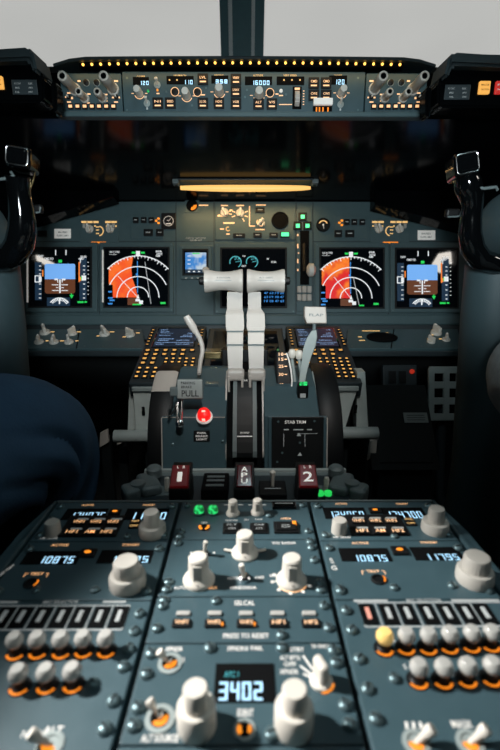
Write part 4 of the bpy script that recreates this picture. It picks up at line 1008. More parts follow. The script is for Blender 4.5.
def alerts(flip, lab):
    X = (lambda x: x) if not flip else (lambda x: 498-x)
    xs = sorted((X(131), X(164))); r, fr, mb = module('alert_panel', lab, 'control panel', (xs[0], 216, xs[1], 239), .0024); mb.build('faceplate', r)
    for x in (136, 144, 151.5): darkbtn(X(x), 220.5 + (2 if flip else 0), 5.6, 5.8, r, fr)
    for x, ww in ((148.5, 9), (160, 7.5)): darkbtn(X(x), 233 + (1 if flip else 0), ww, 7, r, fr)
    mb = MB(m_amber); 
    for a_ in ((-1.2, 0), (1.2, 2.2), (1.2, -2.2)): mb.box((a_[0]*S_*(1 if flip else 1), a_[1]*S_, .002), (2.2*S_, 1.6*S_, .004), .001)
    mb.build('amber_lamp', r, (*fr.at(X(157.5), 221 + (2 if flip else 0), .0024), .0024))
alerts(False, 'group of dark alert buttons with an amber lamp left of the black clock'); alerts(True, 'group of dark alert buttons with an amber lamp right of the brake gauge')
r, fr, mb = module('clock', 'square black clock with a small white dial left of the standby display', 'clock', (161.5, 213.5, 176, 229.5), .006, m_black)
mb.mat(m_print); c = fr.at(168.5, 221, .0062); mb.ring(c, 4.6*S_, 5.1*S_, .0062, 0, 360, 12); mb.line(c, (c[0]+.006, c[1]+.007), .0012, .0064); mb.line(c, (c[0]-.004, c[1]+.003), .0012, .0064); mb.rect(c[0]-.007, c[1]-.009, c[0]+.007, c[1]-.006, .0064); mb.build('case', r)
darkb = module('push_button', 'lone dark button left of the placard above the outermost left flight display', 'button', (38.5, 231, 47.5, 237), .006, m_black); darkb[2].build('cap', darkb[0])
r, fr, mb = module('map_light_knob', 'round amber-lit dimmer dial below the left end of the flood light', 'knob', (185, 199.5, 199.5, 212.5), .003, m_main, bev=.0005)
mb.mat(m_slot).lathe([(.0165, .002), (.0165, .004), (.0140, .006), (.0138, .0034), (.0001, .0034)], seg=32, caps=False); mb.mat(m_pamber).crect((.014+.018, .001), .026, .0035, .0031); mb.mat(m_amberdim).ring((0, 0), .004, .0125, .0042, -110, 10); mb.build('dial', r)
r, fr, mb = module('placard', 'small line of white lettering above the standby display', 'placard', (185, 236.5, 207, 241.5), .0006, m_main, bev=.0002); mb.mat(m_print); texts(mb, fr, (('DISPLAY CONTROL', 196, 238, 20, 1.3), ('NORM  ALT', 196, 240.2, 12, 1.3)), .0008); mb.build('plate', r)
# autobrake panel
r, fr, mb = module('autobrake_panel', 'amber-lit autobrake panel with selector knobs above the engine display', 'control panel', (215.5, 202, 295, 240), .003)
w = .0032; mb.mat(m_pamber)
for x, y, a, b in ((224.5, 205.5, 7, 1.2), (240, 205.5, 8, 1.2), (222, 216, 9, 1.2), (229, 223, 11, 1.5), (228, 234, 3.5, 1.2), (222, 229, 4, 1.2), (261, 205, 10, 1), (231, 210, 3, 1), (260, 229.5, 9, 1.2)): mb.crect(fr.at(x, y, w), a*S_, b*S_, w)
for a_ in (-60, -20, 20, 160, 200): c = fr.at(240, 214, w); ca, sa = math.cos(math.radians(a_)), math.sin(math.radians(a_)); mb.line((c[0]+5*S_*ca, c[1]+5*S_*sa), (c[0]+8.5*S_*ca, c[1]+8.5*S_*sa), .9*S_, w)
for a_ in (-10, 20, 200): c = fr.at(224.5, 213, w); ca, sa = math.cos(math.radians(a_)), math.sin(math.radians(a_)); mb.line((c[0]+4.6*S_*ca, c[1]+4.6*S_*sa), (c[0]+7.5*S_*ca, c[1]+7.5*S_*sa), .9*S_, w)
mb.line(fr.at(249.5, 206, w), fr.at(249.5, 226, w), .9*S_, w); mb.line(fr.at(249.5, 226, w), fr.at(255, 226, w), .9*S_, w)
mb.build('faceplate', r)
for x, y in ((224.5, 212.5), (240, 213)): inst(DK, 'selector_knob', r, (*fr.at(x, y, .003), .003), rz=.5 if x < 230 else -.2)
c = fr.at(228, 229, .003); mb = MB(m_pyellow); mb.ring((0, 0), .004, .0065, .0006, 60, 330); mb.build('lit_dial', r, (*c, .003))
darkbtn(260, 210.5, 9, 5, r, fr); darkbtn(225+14, 236, 12, 4.4, r, fr); darkbtn(257.5, 235.5, 8.5, 5, r, fr); darkbtn(273.5, 235.5, 8.5, 5, r, fr); 
mb = MB(m_black); mb.box((0, 0, .003), (9.5*S_, 5.6*S_, .006), .0012); mb.mat(m_gear).box((0, 0, .0063), (7.5*S_, 3.8*S_, .001), .0003); mb.build('green_button', r, (*fr.at(285, 235, .003), .003))
mb = MB(m_white); mb.tube([(-.008, -.012, .008), (-.002, 0, .010), (.006, .006, .011)], [.004, .0055, .0045], 12); mb.tube([(.004, -.012, .008), (.009, -.003, .009)], [.0035, .003], 10); mb.mat(m_pamber).ring((0, 0), .010, .0125, .0006, 150, 330); mb.build('flap_pointer', r, (*fr.at(261, 222, .003), .003))
def gauge(px, py, rr, lab, needle):
    fr = MP.sub(px, py); r = thing('gauge', lab, 'gauge', fr); R = rr*S_
    mb = MB(m_black); mb.lathe([(R, 0), (R, .006), (R*.92, .008), (R*.86, .004), (.0001, .004)], seg=36, caps=False); mb.build('case', r)
    if needle:
        mb = MB(m_pyellow); mb.ring((0, 0), R*.52, R*.68, .0044, 20, 160, 14); mb.mat(m_print).line((0, -.001), (R*.1, -R*.55), .0016, .0045); mb.ring((0, 0), 0, R*.14, .0046); mb.build('dial', r)
    else:
        mb = MB(m_slot); mb.disc((0, 0), R*.85, .0044, 30); mb.build('dial', r)
gauge(280, 221, 8.6, 'blank round black gauge above the engine display', False); gauge(323, 225.3, 6.8, 'small round brake gauge with an amber scale right of the gear lights', True)
# landing gear lights and lever
r, fr, mb = module('landing_gear_panel', 'landing gear panel with three green lights over a black lever slot', 'control panel', (296.5, 205, 312.5, 311.5), .003)
mb.mat(m_pamber)
for y, h in ((235, 3), (246, 6), (253, 2), (261, 6), (270, 3)): mb.crect(fr.at(297.8 if y != 253 else 298.5, y, .0032), 1.3*S_, h*S_*.7, .0032)
mb.build('faceplate', r)
for x, y in ((302.5, 217), (297.6, 226), (307.3, 226)):
    mb = MB(m_black); mb.box((0, 0, .002), (8.2*S_, 8*S_, .006), .001); mb.mat(m_gear).box((0, -.001, .0054), (3.8*S_, 3.8*S_, .0012), .0004); mb.build('green_light', r, (*fr.at(x, y, .003), .003))
u0, v0, u1, v1 = fr.rect(300, 231, 309, 285); mb = MB(m_slot); mb.lohi((u0, v0, .001), (u1, v1, .0045), .001); mb.build('lever_slot', r)
gl = bpy.data.objects.new('gear_lever', None); COL.objects.link(gl); gl.parent = r
mb = MB(m_black); a = fr.at(305, 250, .02); b = fr.at(305, 272, .03); mb.tube([(a[0], a[1]+.02, .004), (b[0], b[1], .03)], .006, 12); mb.build('lever_arm', gl)
mb = MB(m_white); c = fr.at(311, 270, .035); mb.lathe([(.009, -.012), (.0175, -.006), (.0175, .006), (.009, .012)], c=(c[0], c[1], .035), seg=28, rot=rotm('Y', 90), sy=1.); mb.build('lever_wheel', gl)
mb = MB(m_lever); u0, v0, u1, v1 = fr.rect(296.5, 286, 311.5, 302)
for i in range(2):
    for j in range(3): mb.box((u0+(u1-u0)*(j+.5)/3, v0+(v1-v0)*(i+.5)/2, .006), ((u1-u0)/3*.86, (v1-v0)/2*.82, .010), .002)
mb.build('override_guard', r)

# ---- shelf panels under the displays
SH = Fr(atY(248, 347.5, 1.10), (1,0,0), atY(248, 328.5, 1.20)-atY(248, 347.5, 1.10))
KP = me_pointer(.0095, .015, m_white); KP.name = 'pointer_knob'
def shelf(rect, lab, pts, amb):
    fr = SH.sub((rect[0]+rect[2])/2, (rect[1]+rect[3])/2); r = thing('lighting_panel', lab, 'control panel', fr)
    c = [fr.at(rect[0]+(4 if rect[0] < 200 else 2), rect[1]), fr.at(rect[2]-4, rect[1]), fr.at(rect[2], rect[3]), fr.at(rect[0], rect[3])]
    mb = MB(m_main); mb.prism([c[3], c[2], c[1], c[0]], -.012, 0, .002); mb.mat(m_slot); xm = (rect[0]+rect[2])/2 - (5 if rect[0] < 200 else 10); mb.line(fr.at(xm, rect[1]), fr.at(xm-3, rect[3]), .003, .0004)
    mb.mat(m_pyellow)
    for x, y, w in amb: mb.crect(fr.at(x, y), w*.0025, .0042, .0005)
    mb.build('faceplate', r)
    mb = MB(m_mgrey); 
    for i in range(7): mb.disc(fr.at(rect[0]+6+i*(rect[2]-rect[0]-12)/6, rect[3]-2.2), .0022, .0006, 10)
    mb.build('edge_rivets', r)
    for x, y, rot, sc in pts: inst(KP, 'pointer_knob', r, (*fr.at(x, y+2), 0), rz=rot, scale=(sc*1.2,)*3)
shelf((23, 329, 146, 348.5), 'left shelf panel below the flight displays with seven grey knobs', [(45, 331, .5, 1.2), (72.5, 332, -.3, 1.05), (39, 340.5, .3, 1.), (54, 340.5, .2, 1.), (69, 340.5, .4, 1.), (104.5, 332.5, .6, 1.2), (130, 333.5, .9, 1.1)], [(52, 332, 5), (79, 332, 4), (47, 341, 3), (62, 341, 4), (77, 341, 3), (112, 332, 5), (138, 333, 4), (125, 337, 5), (98, 336, 3)])
shelf((346, 329, 462, 348.5), 'right shelf panel below the flight displays, mostly in shadow', [(436, 331.5, .2, 1.25), (431, 340, .4, .9), (446, 338, -.3, .9)], [(371, 331, 19), (386, 333, 5), (362, 340.5, 6), (360, 337, 4), (430, 339, 6), (442, 339, 6), (433, 330, 3), (433, 335, 3)])
fr = SH.sub(382, 338); mbx = thing('oxygen_mask_cup', 'dark oval recess on the right shelf panel', 'holder', fr)
mb = MB(m_slot); mb.lathe([(.040, 0), (.040, .004), (.034, .006), (.032, .001), (.0001, .001)], seg=36, sy=.62, caps=False); mb.build('cup', mbx)
fr2 = atY(40, 352, 1.10)
for nm, x0, x1, lab in (('shelf_lip', 15, 150, 'dark lip under the left shelf panel'), ('shelf_lip', 343, 470, 'dark lip under the right shelf panel')):
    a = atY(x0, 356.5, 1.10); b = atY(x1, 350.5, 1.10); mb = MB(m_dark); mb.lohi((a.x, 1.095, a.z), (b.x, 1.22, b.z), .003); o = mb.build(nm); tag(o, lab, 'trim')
# ================================================================ glareshield
YM = .945
zM = lambda py, y=YM: atY(248, py, y).z
gs = thing('glareshield', 'black glareshield hood spanning the cockpit above the main panel', 'glareshield', wfr((0, 1.1, 1.19)))
def G3(y, z): return (y-1.1, z-1.19)
zb = zM(119); UA = V((0, YM, zb)); UB = V((0, 1.345, atY(248, 201, 1.345).z))
a = atY(-90, 100, YM).x; b = atY(590, 100, YM).x
mb = MB(m_shell)
zt = zM(54.3, .93)
mb.xprism([G3(YM, zb), G3(UB.y, UB.z), G3(1.42, UB.z), G3(1.45, zt-.01), G3(YM+.014, zt-.02), G3(YM+.014, zb+.004)], -.62, .62); mb.build('hood_body', gs)
mb = MB(m_hood)
xl, xr = atY(52, 60, .93).x, atY(437, 60, .93).x
n = 24; top = []; 
for i in range(n+1):
    t = i/n; x = xl+(xr-xl)*t; px = 52+(437-52)*t; e = max(0, 1-min(px-52, 437-px)/34.); top.append((x, zt-.010*e*e - .0022*abs(2*t-1)**2))
vs = []; fs = []
for x, z in top: vs += [(x, .934-1.1, z-.0060-1.19), (x, .932-1.1, z-.003-1.19), (x, .937-1.1, z-1.19), (x, 1.46-1.1, z-.012-1.19), (x, 1.46-1.1, z-.03-1.19), (x, .950-1.1, z-.0060-1.19)]
for i in range(n):
    for j in range(6): k = (j+1) % 6; fs.append((6*i+j, 6*i+k, 6*i+6+k, 6*i+6+j))
fs += [tuple(range(6)), tuple(6*n+j for j in range(6))[::-1]]
bm = bmesh.new(); bv = [bm.verts.new(v) for v in vs]
for f in fs: bm.faces.new([bv[i] for i in f])
bmesh.ops.recalc_face_normals(bm, faces=bm.faces[:]); mb.frombm(bm); mb.build('brow', gs)
mb = MB(m_main); p = atY(60, 119.5, YM); q = atY(427, 114.5, YM); mb.lohi((p.x, YM-.02-1.1, p.z-1.19), (q.x, YM+.02-1.1, q.z-1.19), .003); mb.build('lower_lip', gs)
UND = Fr(UB, (1,0,0), UA-UB)
# hanging side valances left and right of the centre panel
for s in (-1, 1):
    X = (lambda x: x) if s < 0 else (lambda x: 489-x)
    f = Fr(MP.o + MP.n*.022, MP.ux, MP.uy)
    poly = [f.at(X(x), y) for x, y in ((-70, 110), (118, 110), (119, 204), (30, 229.5), (-70, 252))]
    if s > 0: poly = [f.at(X(x), y+1) for x, y in ((-70, 110), (118, 110), (119, 210), (30, 233), (-70, 254))][::-1]
    poly = poly[::-1]
    m2 = MB(m_shell); m2.prism(poly, 0, .05, .004); m2.v = [tuple(f.o+f.ux*v[0]+f.uy*v[1]+f.n*v[2]-V((0, 1.1, 1.19))) for v in m2.v]; m2.build('side_valance', gs)
# LED strip under the brow
ls = thing('light_strip', 'row of small warm lamps under the glareshield brow', 'light', wfr((0, .9445, zM(62, .9445))))
mb = MB(m_slot); p = atY(79, 66, .9445); q = atY(404, 57.5, .9445); mb.lohi((p.x, 0, -.008), (q.x, .014, .006)); mb.build('backing_strip', ls)
LED = MB(m_led).lathe([(.0024, 0), (.0020, .002), (.0001, .003)], seg=12, rot=rotm('X', 90)).mesh('lamp')
for i in range(37):
    px = 83+(400-83)*i/36; t = abs(2*i/36-1); p = atY(px, 62.8+1.8*t**2.5, .9440); inst(LED, 'lamp', ls, (p.x, 0, p.z-ls.location.z))

# ---- mode control panel and the two EFIS panels
MC = Fr((0, YM, zb), (1,0,0), (0, .04, 1))
def mcmod(name, lab, rect, cat='control panel'):
    fr = MC.sub((rect[0]+rect[2])/2, (rect[1]+rect[3])/2); r = thing(name, lab, cat, fr); u0, v0, u1, v1 = fr.rect(*rect); mb = MB(m_panel); mb.lohi((u0, v0, -.006), (u1, v1, .004), .0015); return r, fr, mb
K_ = MC.m(248, 95)
r, fr, mb = mcmod('mode_control_panel', 'long autopilot panel with readouts, knobs and square buttons on the glareshield', (123.5, 72.5, 364, 114.5))
mb.mat(m_pyellow); w = .0043
for t, x, y, wd in (('COURSE', 141, 76.5, 8), ('IAS/MACH', 180, 75.5, 12), ('HEADING', 219, 75.3, 9), ('ALTITUDE', 258, 75.3, 10), ('VERT SPEED', 290, 75.3, 13), ('COURSE', 338, 75.5, 8)): mb.text(t, fr.at(x, y, w), 1.6*K_, w, width=wd*K_)
mb.mat(m_pamber)
for x, y, wd in ((203, 94.8, 4), (281, 95.5, 4), (158, 93.5, 3), (277, 94, 3)): mb.crect(fr.at(x, y, w), wd*K_, 1.*K_, w)
mb.line(fr.at(279, 104.5, w), fr.at(292, 104.5, w), .7*K_, w)
mb.mat(m_screw)
for x, y in ((127, 78), (127, 110), (166.5, 92), (192, 105.5), (247, 90), (245, 97), (286, 94.5), (206, 88), (358, 78), (358, 110)): mb.disc(fr.at(x, y, w), 1.1*K_, w+.0002, 12)
mb.build('faceplate', r)
rd = random.Random(2)
for (x0, y0, x1, y1), t, a, b in (((133.5, 78, 149.5, 86), '120', 139, 149), ((167, 77, 194, 85.3), '110', 183, 193), ((211.5, 76.5, 228.5, 84.5), '358', 215, 228), ((245, 77.5, 272, 86), '16000', 251, 270), ((276.5, 77.5, 304, 86), '', 0, 0), ((328.5, 76.5, 346.5, 85.5), '120', 334, 345)):
    u0, v0, u1, v1 = fr.rect(x0, y0, x1, y1); mb = MB(m_slot); mb.lohi((u0, v0, .002), (u1, v1, .0046)); d = mb.build('readout', r)
    if t:
        mb = MB(m_digit); p = fr.at(a, y1-1, .0048); q = fr.at(b, y0+3, .0048); mb.digits(t, p[0], q[0], p[1], q[1], .0049, .2); mb.build('digits', d)
    if x0 in (167, 276.5):
        mb = MB(m_pyellow)
        for xx in ((169.5, 177) if x0 == 167 else (284, 292, 300)): mb.disc(fr.at(xx, 80, .0048), .8*K_, .0049, 10)
        mb.build('dots', d)
def sel(px, py, rt, h, skirt=None, mat=m_white, ringm=True):
    k = bpy.data.meshes.new('x'); bpy.data.meshes.remove(k)
    mb = MB(mat); mb.lathe([(rt*1.05, 0), (rt*1.05, h*.1), (rt, h*.2), (rt*.95, h-.002), (rt*.85, h), (.0001, h)], seg=32, flute=True, fdep=rt*.06, fr=(2, 3), caps=False)
    if ringm: mb.mat(m_pamber).ring((0, 0), rt*1.25, rt*1.42, .0005, 200, 340); 
    if ringm: mb.line((-rt*2.2, 0), (-rt*1.5, 0), .0010, .0005); mb.line((rt*1.5, 0), (rt*2.2, 0), .0010, .0005)
    mb.build('selector_knob', r, (*fr.at(px, py, .004), .004))
sel(139.5, 93.5, .0068, .024); sel(186.8, 96, .0072, .026); sel(219.5, 92, .0076, .024); sel(259, 95.5, .0076, .026); sel(341.5, 93, .0068, .024)
for px, py in ((175, 92), (197.5, 92.3), (270, 93)):
    mb = MB(m_black); mb.lathe([(.0072, 0), (.0072, .001), (.0055, .0018), (.0001, .0018)], seg=24); mb.mat(m_pamber).ring((0, 0), .0062, .0078, .0012); mb.build('ring_button', r, (*fr.at(px, py, .004), .004))
MB_T = [('SPEED', 170.5, 103.5), ('N1', 158, 103.5), ('LVL', 203, 79.6), ('LVL CHG', 203, 103.7), ('HDG', 219, 103.7), ('VNAV', 236, 80), ('LNAV', 236, 92), ('VOR', 236, 104), ('ALT', 258.5, 104.3), ('V/S', 271.8, 104.3), ('CMD', 313.7, 83.5), ('CWS', 313.7, 95.7), ('CMD', 326, 83.5), ('CWS', 326, 95.7)]
for t, px, py in MB_T:
    mb = MB(m_black); mb.box((0, 0, .0018), (10.4*K_, 10*K_, .0036), .001); mb.mat(m_pamber).text(t, (0, 1.3*K_), 2.2*K_, .0038, width=6.2*K_); mb.crect((0, -2.4*K_), 6*K_, 1.3*K_, .0038); mb.build('push_button', r, (*fr.at(px, py, .004), .004))
mb = MB(m_slot); mb.box((0, 0, .0005), (9*K_, 20*K_, .001)); mb.mat(m_lever).lathe([(.010, -.0045), (.0135, -.0040), (.0135, .0040), (.010, .0045)], c=(0, -.002, -.001), seg=40, rot=rotm('Y', 90), flute=True, fdep=.0008, fr=(1, 2)); mb.mat(m_pamber).crect((0, 8*K_), 5*K_, 2*K_, .0015)
for i in range(6): mb.crect((6.5*K_, (6-2.4*i)*K_), 1.4*K_, .8*K_, .0015)
mb.build('thumbwheel', r, (*fr.at(297, 98, .004), .004))
mb = MB(m_print); mb.box((0, 0, .006), (19*K_, 6.2*K_, .008), .0012); mb.mat(m_slot).box((0, -6.5*K_, .001), (19*K_, 7*K_, .002)); mb.mat(m_amberdim)
for x in (-6, -3, .5, 5.5): mb.box((x*K_, -6.5*K_, .002), (1.3*K_, 4.8*K_, .0012), .0002)
mb.build('disengage_bar', r, (*fr.at(322.5, 103, .004), .004))
for px, py, up in ((157.3, 85, 1), (147, 103.5, 1), (340.5, 104.5, 1)):
    mb = MB(m_lgrey); mb.lathe([(.0060, 0), (.0060, .0014), (.0040, .0018), (.0001, .0018)], seg=22); mb.mat(m_white).lathe([(.0014, 0), (.0018, .008), (.0030, .014), (.0001, .016)], seg=14, rot=rotm('X', -30)); mb.mat(m_amber if px == 157.3 else m_pdim).crect((0, -.0085), .003, .004, .0005); mb.build('toggle_switch', r, (*fr.at(px, py, .004), .004))
mb = MB(m_green); mb.lathe([(.0024, 0), (.002, .0015), (.0001, .002)], seg=12); mb.build('green_lamp', r, (*fr.at(148, 91, .004), .004))
mb = MB(m_print); mb.lathe([(.0034, 0), (.003, .002), (.0001, .0024)], seg=14); mb.build('white_lamp', r, (*fr.at(281, 91, .004), .004))

def efis(flip):
    X = (lambda x: x) if not flip else (lambda x: 487.5-x)
    xs = sorted((X(62), X(122.5)))
    r, fr, mb = mcmod('display_control_panel', ('right' if flip else 'left') + ' display control panel with four long capped knobs at the ' + ('right' if flip else 'left') + ' end of the glareshield', (xs[0], 74, xs[1], 114))
    mb.mat(m_pamber); w = .0043
    for x, y, a, b in ((69, 93, 4, 1.2), (66, 97, 2, 1.5), (72, 98, 2, 2), (69, 102, 4, 1.2), (116, 93, 4, 1.2), (113, 97.5, 2, 1.5), (119, 97.5, 2, 1.5), (116, 102, 4, 1.2), (89, 94, 3, 1.2), (106, 94.5, 3, 1.2), (106, 98, 3, 1.2), (106, 101, 3, 1.2), (79, 81, 3, 1.5), (116, 81, 4, 1.5), (88, 103, 4, 1)): mb.crect(fr.at(X(x), y, w), a*K_, b*K_, w)
    mb.build('faceplate', r)
    for x, y, rr, h in ((75.5, 90, .0088, .062), (113.5, 89.5, .0088, .060), (85, 98.5, .0070, .034), (103, 98.5, .0068, .034)):
        mb = MB(m_grey); mb.lathe([(rr*1.2, 0), (rr*1.2, .004), (rr*.95, .005), (rr*.92, h*.55), (rr*1.0, h*.57), (rr*1.0, h*.95), (rr*.85, h)], seg=30, flute=True, fdep=rr*.06, fr=(4, 5), caps=False)
        mb.mat(m_white).lathe([(rr*.92, h), (rr*.66, h+.0018), (rr*.55, h)], seg=30, caps=False); mb.mat(m_gloss).lathe([(rr*.55, h), (rr*.45, h+.0008), (.0001, h+.001)], seg=30, caps=False); mb.build('selector_knob', r, (*fr.at(X(x), y, .004), .004))
    for x in (86.5, 97): mb = MB(m_black); mb.lathe([(.0050, 0), (.0050, .004), (.003, .005), (.0001, .005)], seg=20); mb.mat(m_lgrey).ring((0, 0), .0048, .0062, .0008); mb.build('round_button', r, (*fr.at(X(x), 83, .004), .004))
    for i in range(7): mb = MB(m_black); mb.box((0, 0, .0018), (5.6*K_, 5.4*K_, .0036), .0008); mb.mat(m_pamber).crect((0, 0), 3.6*K_, 2.6*K_, .0038); mb.build('push_button', r, (*fr.at(X(71+7.15*i), 106.8, .004), .004))
    for x in (69, 116.5): mb = MB(m_black); mb.lathe([(.0042, 0), (.0042, .003), (.0001, .003)], seg=16); mb.mat(m_white).lathe([(.001, .002), (.0018, .010), (.0001, .011)], seg=10); mb.build('toggle_switch', r, (*fr.at(X(x), 97.5, .004), .004))
efis(False); efis(True)

# ---- warning light boxes at both ends
def warnbox(flip):
    Y = .80; L = not flip
    X = (lambda x: x) if L else (lambda x: 482-x)
    dy = 0 if L else 5
    p = lambda x, y, Yv=Y: atY(X(x), y+dy, Yv)
    base = p(25, 90); r = thing('warning_light_box', ('left' if L else 'right') + ' black warning light box on the glareshield with ' + ('an amber cap' if L else 'amber and red caps'), 'warning light', wfr(base))
    def ext(poly, y0, y1, m, nm, bev=.003):
        pts = [p(*q) - base for q in poly]; mb = MB(m); bm = bmesh.new(); n = len(pts); a = [bm.verts.new((q.x, y0, q.z)) for q in pts]; b = [bm.verts.new((q.x, y1, q.z)) for q in pts]
        bm.faces.new(a); bm.faces.new(b[::-1])
        for i in range(n): bm.faces.new((a[i], b[i], b[(i+1) % n], a[(i+1) % n]))
        bmesh.ops.recalc_face_normals(bm, faces=bm.faces[:]); bmesh.ops.bevel(bm, geom=bm.edges[:], offset=bev, segments=2, affect='EDGES'); mb.frombm(bm); return mb.build(nm, r)
    ext([(-80, 68), (-80, 54), (0, 52.5), (31, 50.5), (36, 53.5), (41, 74), (37, 76), (33, 63.5)], -.015, .05, m_hood, 'brow', .004)
    ext([(-80, 62), (34, 62), (43, 77), (43, 99), (40, 101.5), (-80, 102)], .004, .05, m_shell, 'housing')
    fr = Fr(base+V((0, .004, 0)), (1,0,0), (0,0,1))
    u = lambda x, y: fr.at(X(x), y+dy)
    c = [u(11.5, 80), u(38.5, 95)]; mb = MB(m_dark); mb.lohi((min(c[0][0], c[1][0]), c[1][1], 0), (max(c[0][0], c[1][0]), c[0][1], .002), .0006)
    mb.mat(m_pdim); k = fr.m(25, 88)
    for i, row in enumerate((('FLT CONT', 'IRS', 'FUEL'), ('ELEC', 'APU', 'OVHT'))):
        for j, t in enumerate(row): mb.text(t, u(18.2 + 13*i if L else 31.2-13*i, 84+4.2*j), 1.5*k, .0022, width=(6.5 if len(t) > 4 else 4.2)*k)
    mb.mat(m_mgrey)
    o = mb.build('annunciator', r); m = fr.mat(); m.translation = V((0, .004, 0)); o.matrix_local = m
    caps = [(m_orangecap, -1.2, 7.5, 'amber_cap', ('MASTER', 'CAUTION'))] + ([(m_redcap, -17.5, 9, 'red_cap', ('FIRE', 'WARN'))])
    for mm, x, wd, nm, tt in caps:
        cc = u(x, 83.5); mb = MB(mm); mb.box((0, 0, .003), (11*k, 11.5*k, .006), .0015); mb.mat(m_slot if nm == 'amber_cap' else m_print)
        for i, t in enumerate(tt): mb.text(t, (0, (2-4*i)*k), 1.6*k, .0063, width=8*k)
        mb.build(nm, r, (cc[0], .004, cc[1])).rotation_euler = (PI/2, 0, 0)
    ext([(44.5, 77), (47, 74), (51, 80), (51.5, 108), (49, 110), (46, 103)], .02, .05, m_shell, 'side_cheek')
warnbox(False); warnbox(True)
# ---- flood light
f = UND.sub(245.5, 181.5); fr_ = f; r = thing('flood_light', 'glowing amber flood light bar under the glareshield', 'light', f)
kx = f.m(245, 186); uL, uR = f.at(182, 186)[0], f.at(309, 186)[0]
pts = []; 
mb = MB(m_flood); n = 20
for i in range(n+1): t = i/n; pts.append((uL+(uR-uL)*t, -.003*math.sin(PI*t), .016))
mb.tube(pts, [.0040+.0042*math.sin(PI*min(1, max(0.02, i/n)))**.5 for i in range(n+1)], 12, up=(0, 0, 1)); mb.build('lamp_tube', r)
mb = MB(m_dark); mb.lohi((uL-.004, -.016, .0005), (uR+.004, .020, .004), .001); mb.build('reflector', r)
for u in (uL-.010, uR+.010): mb = MB(m_mgrey); mb.box((u, .004, .004), (.016, .022, .012), .002); mb.mat(m_black).lathe([(.004, .010), (.004, .0112), (.0001, .0112)], c=(u, 0, 0), seg=12); mb.build('end_cap', r)

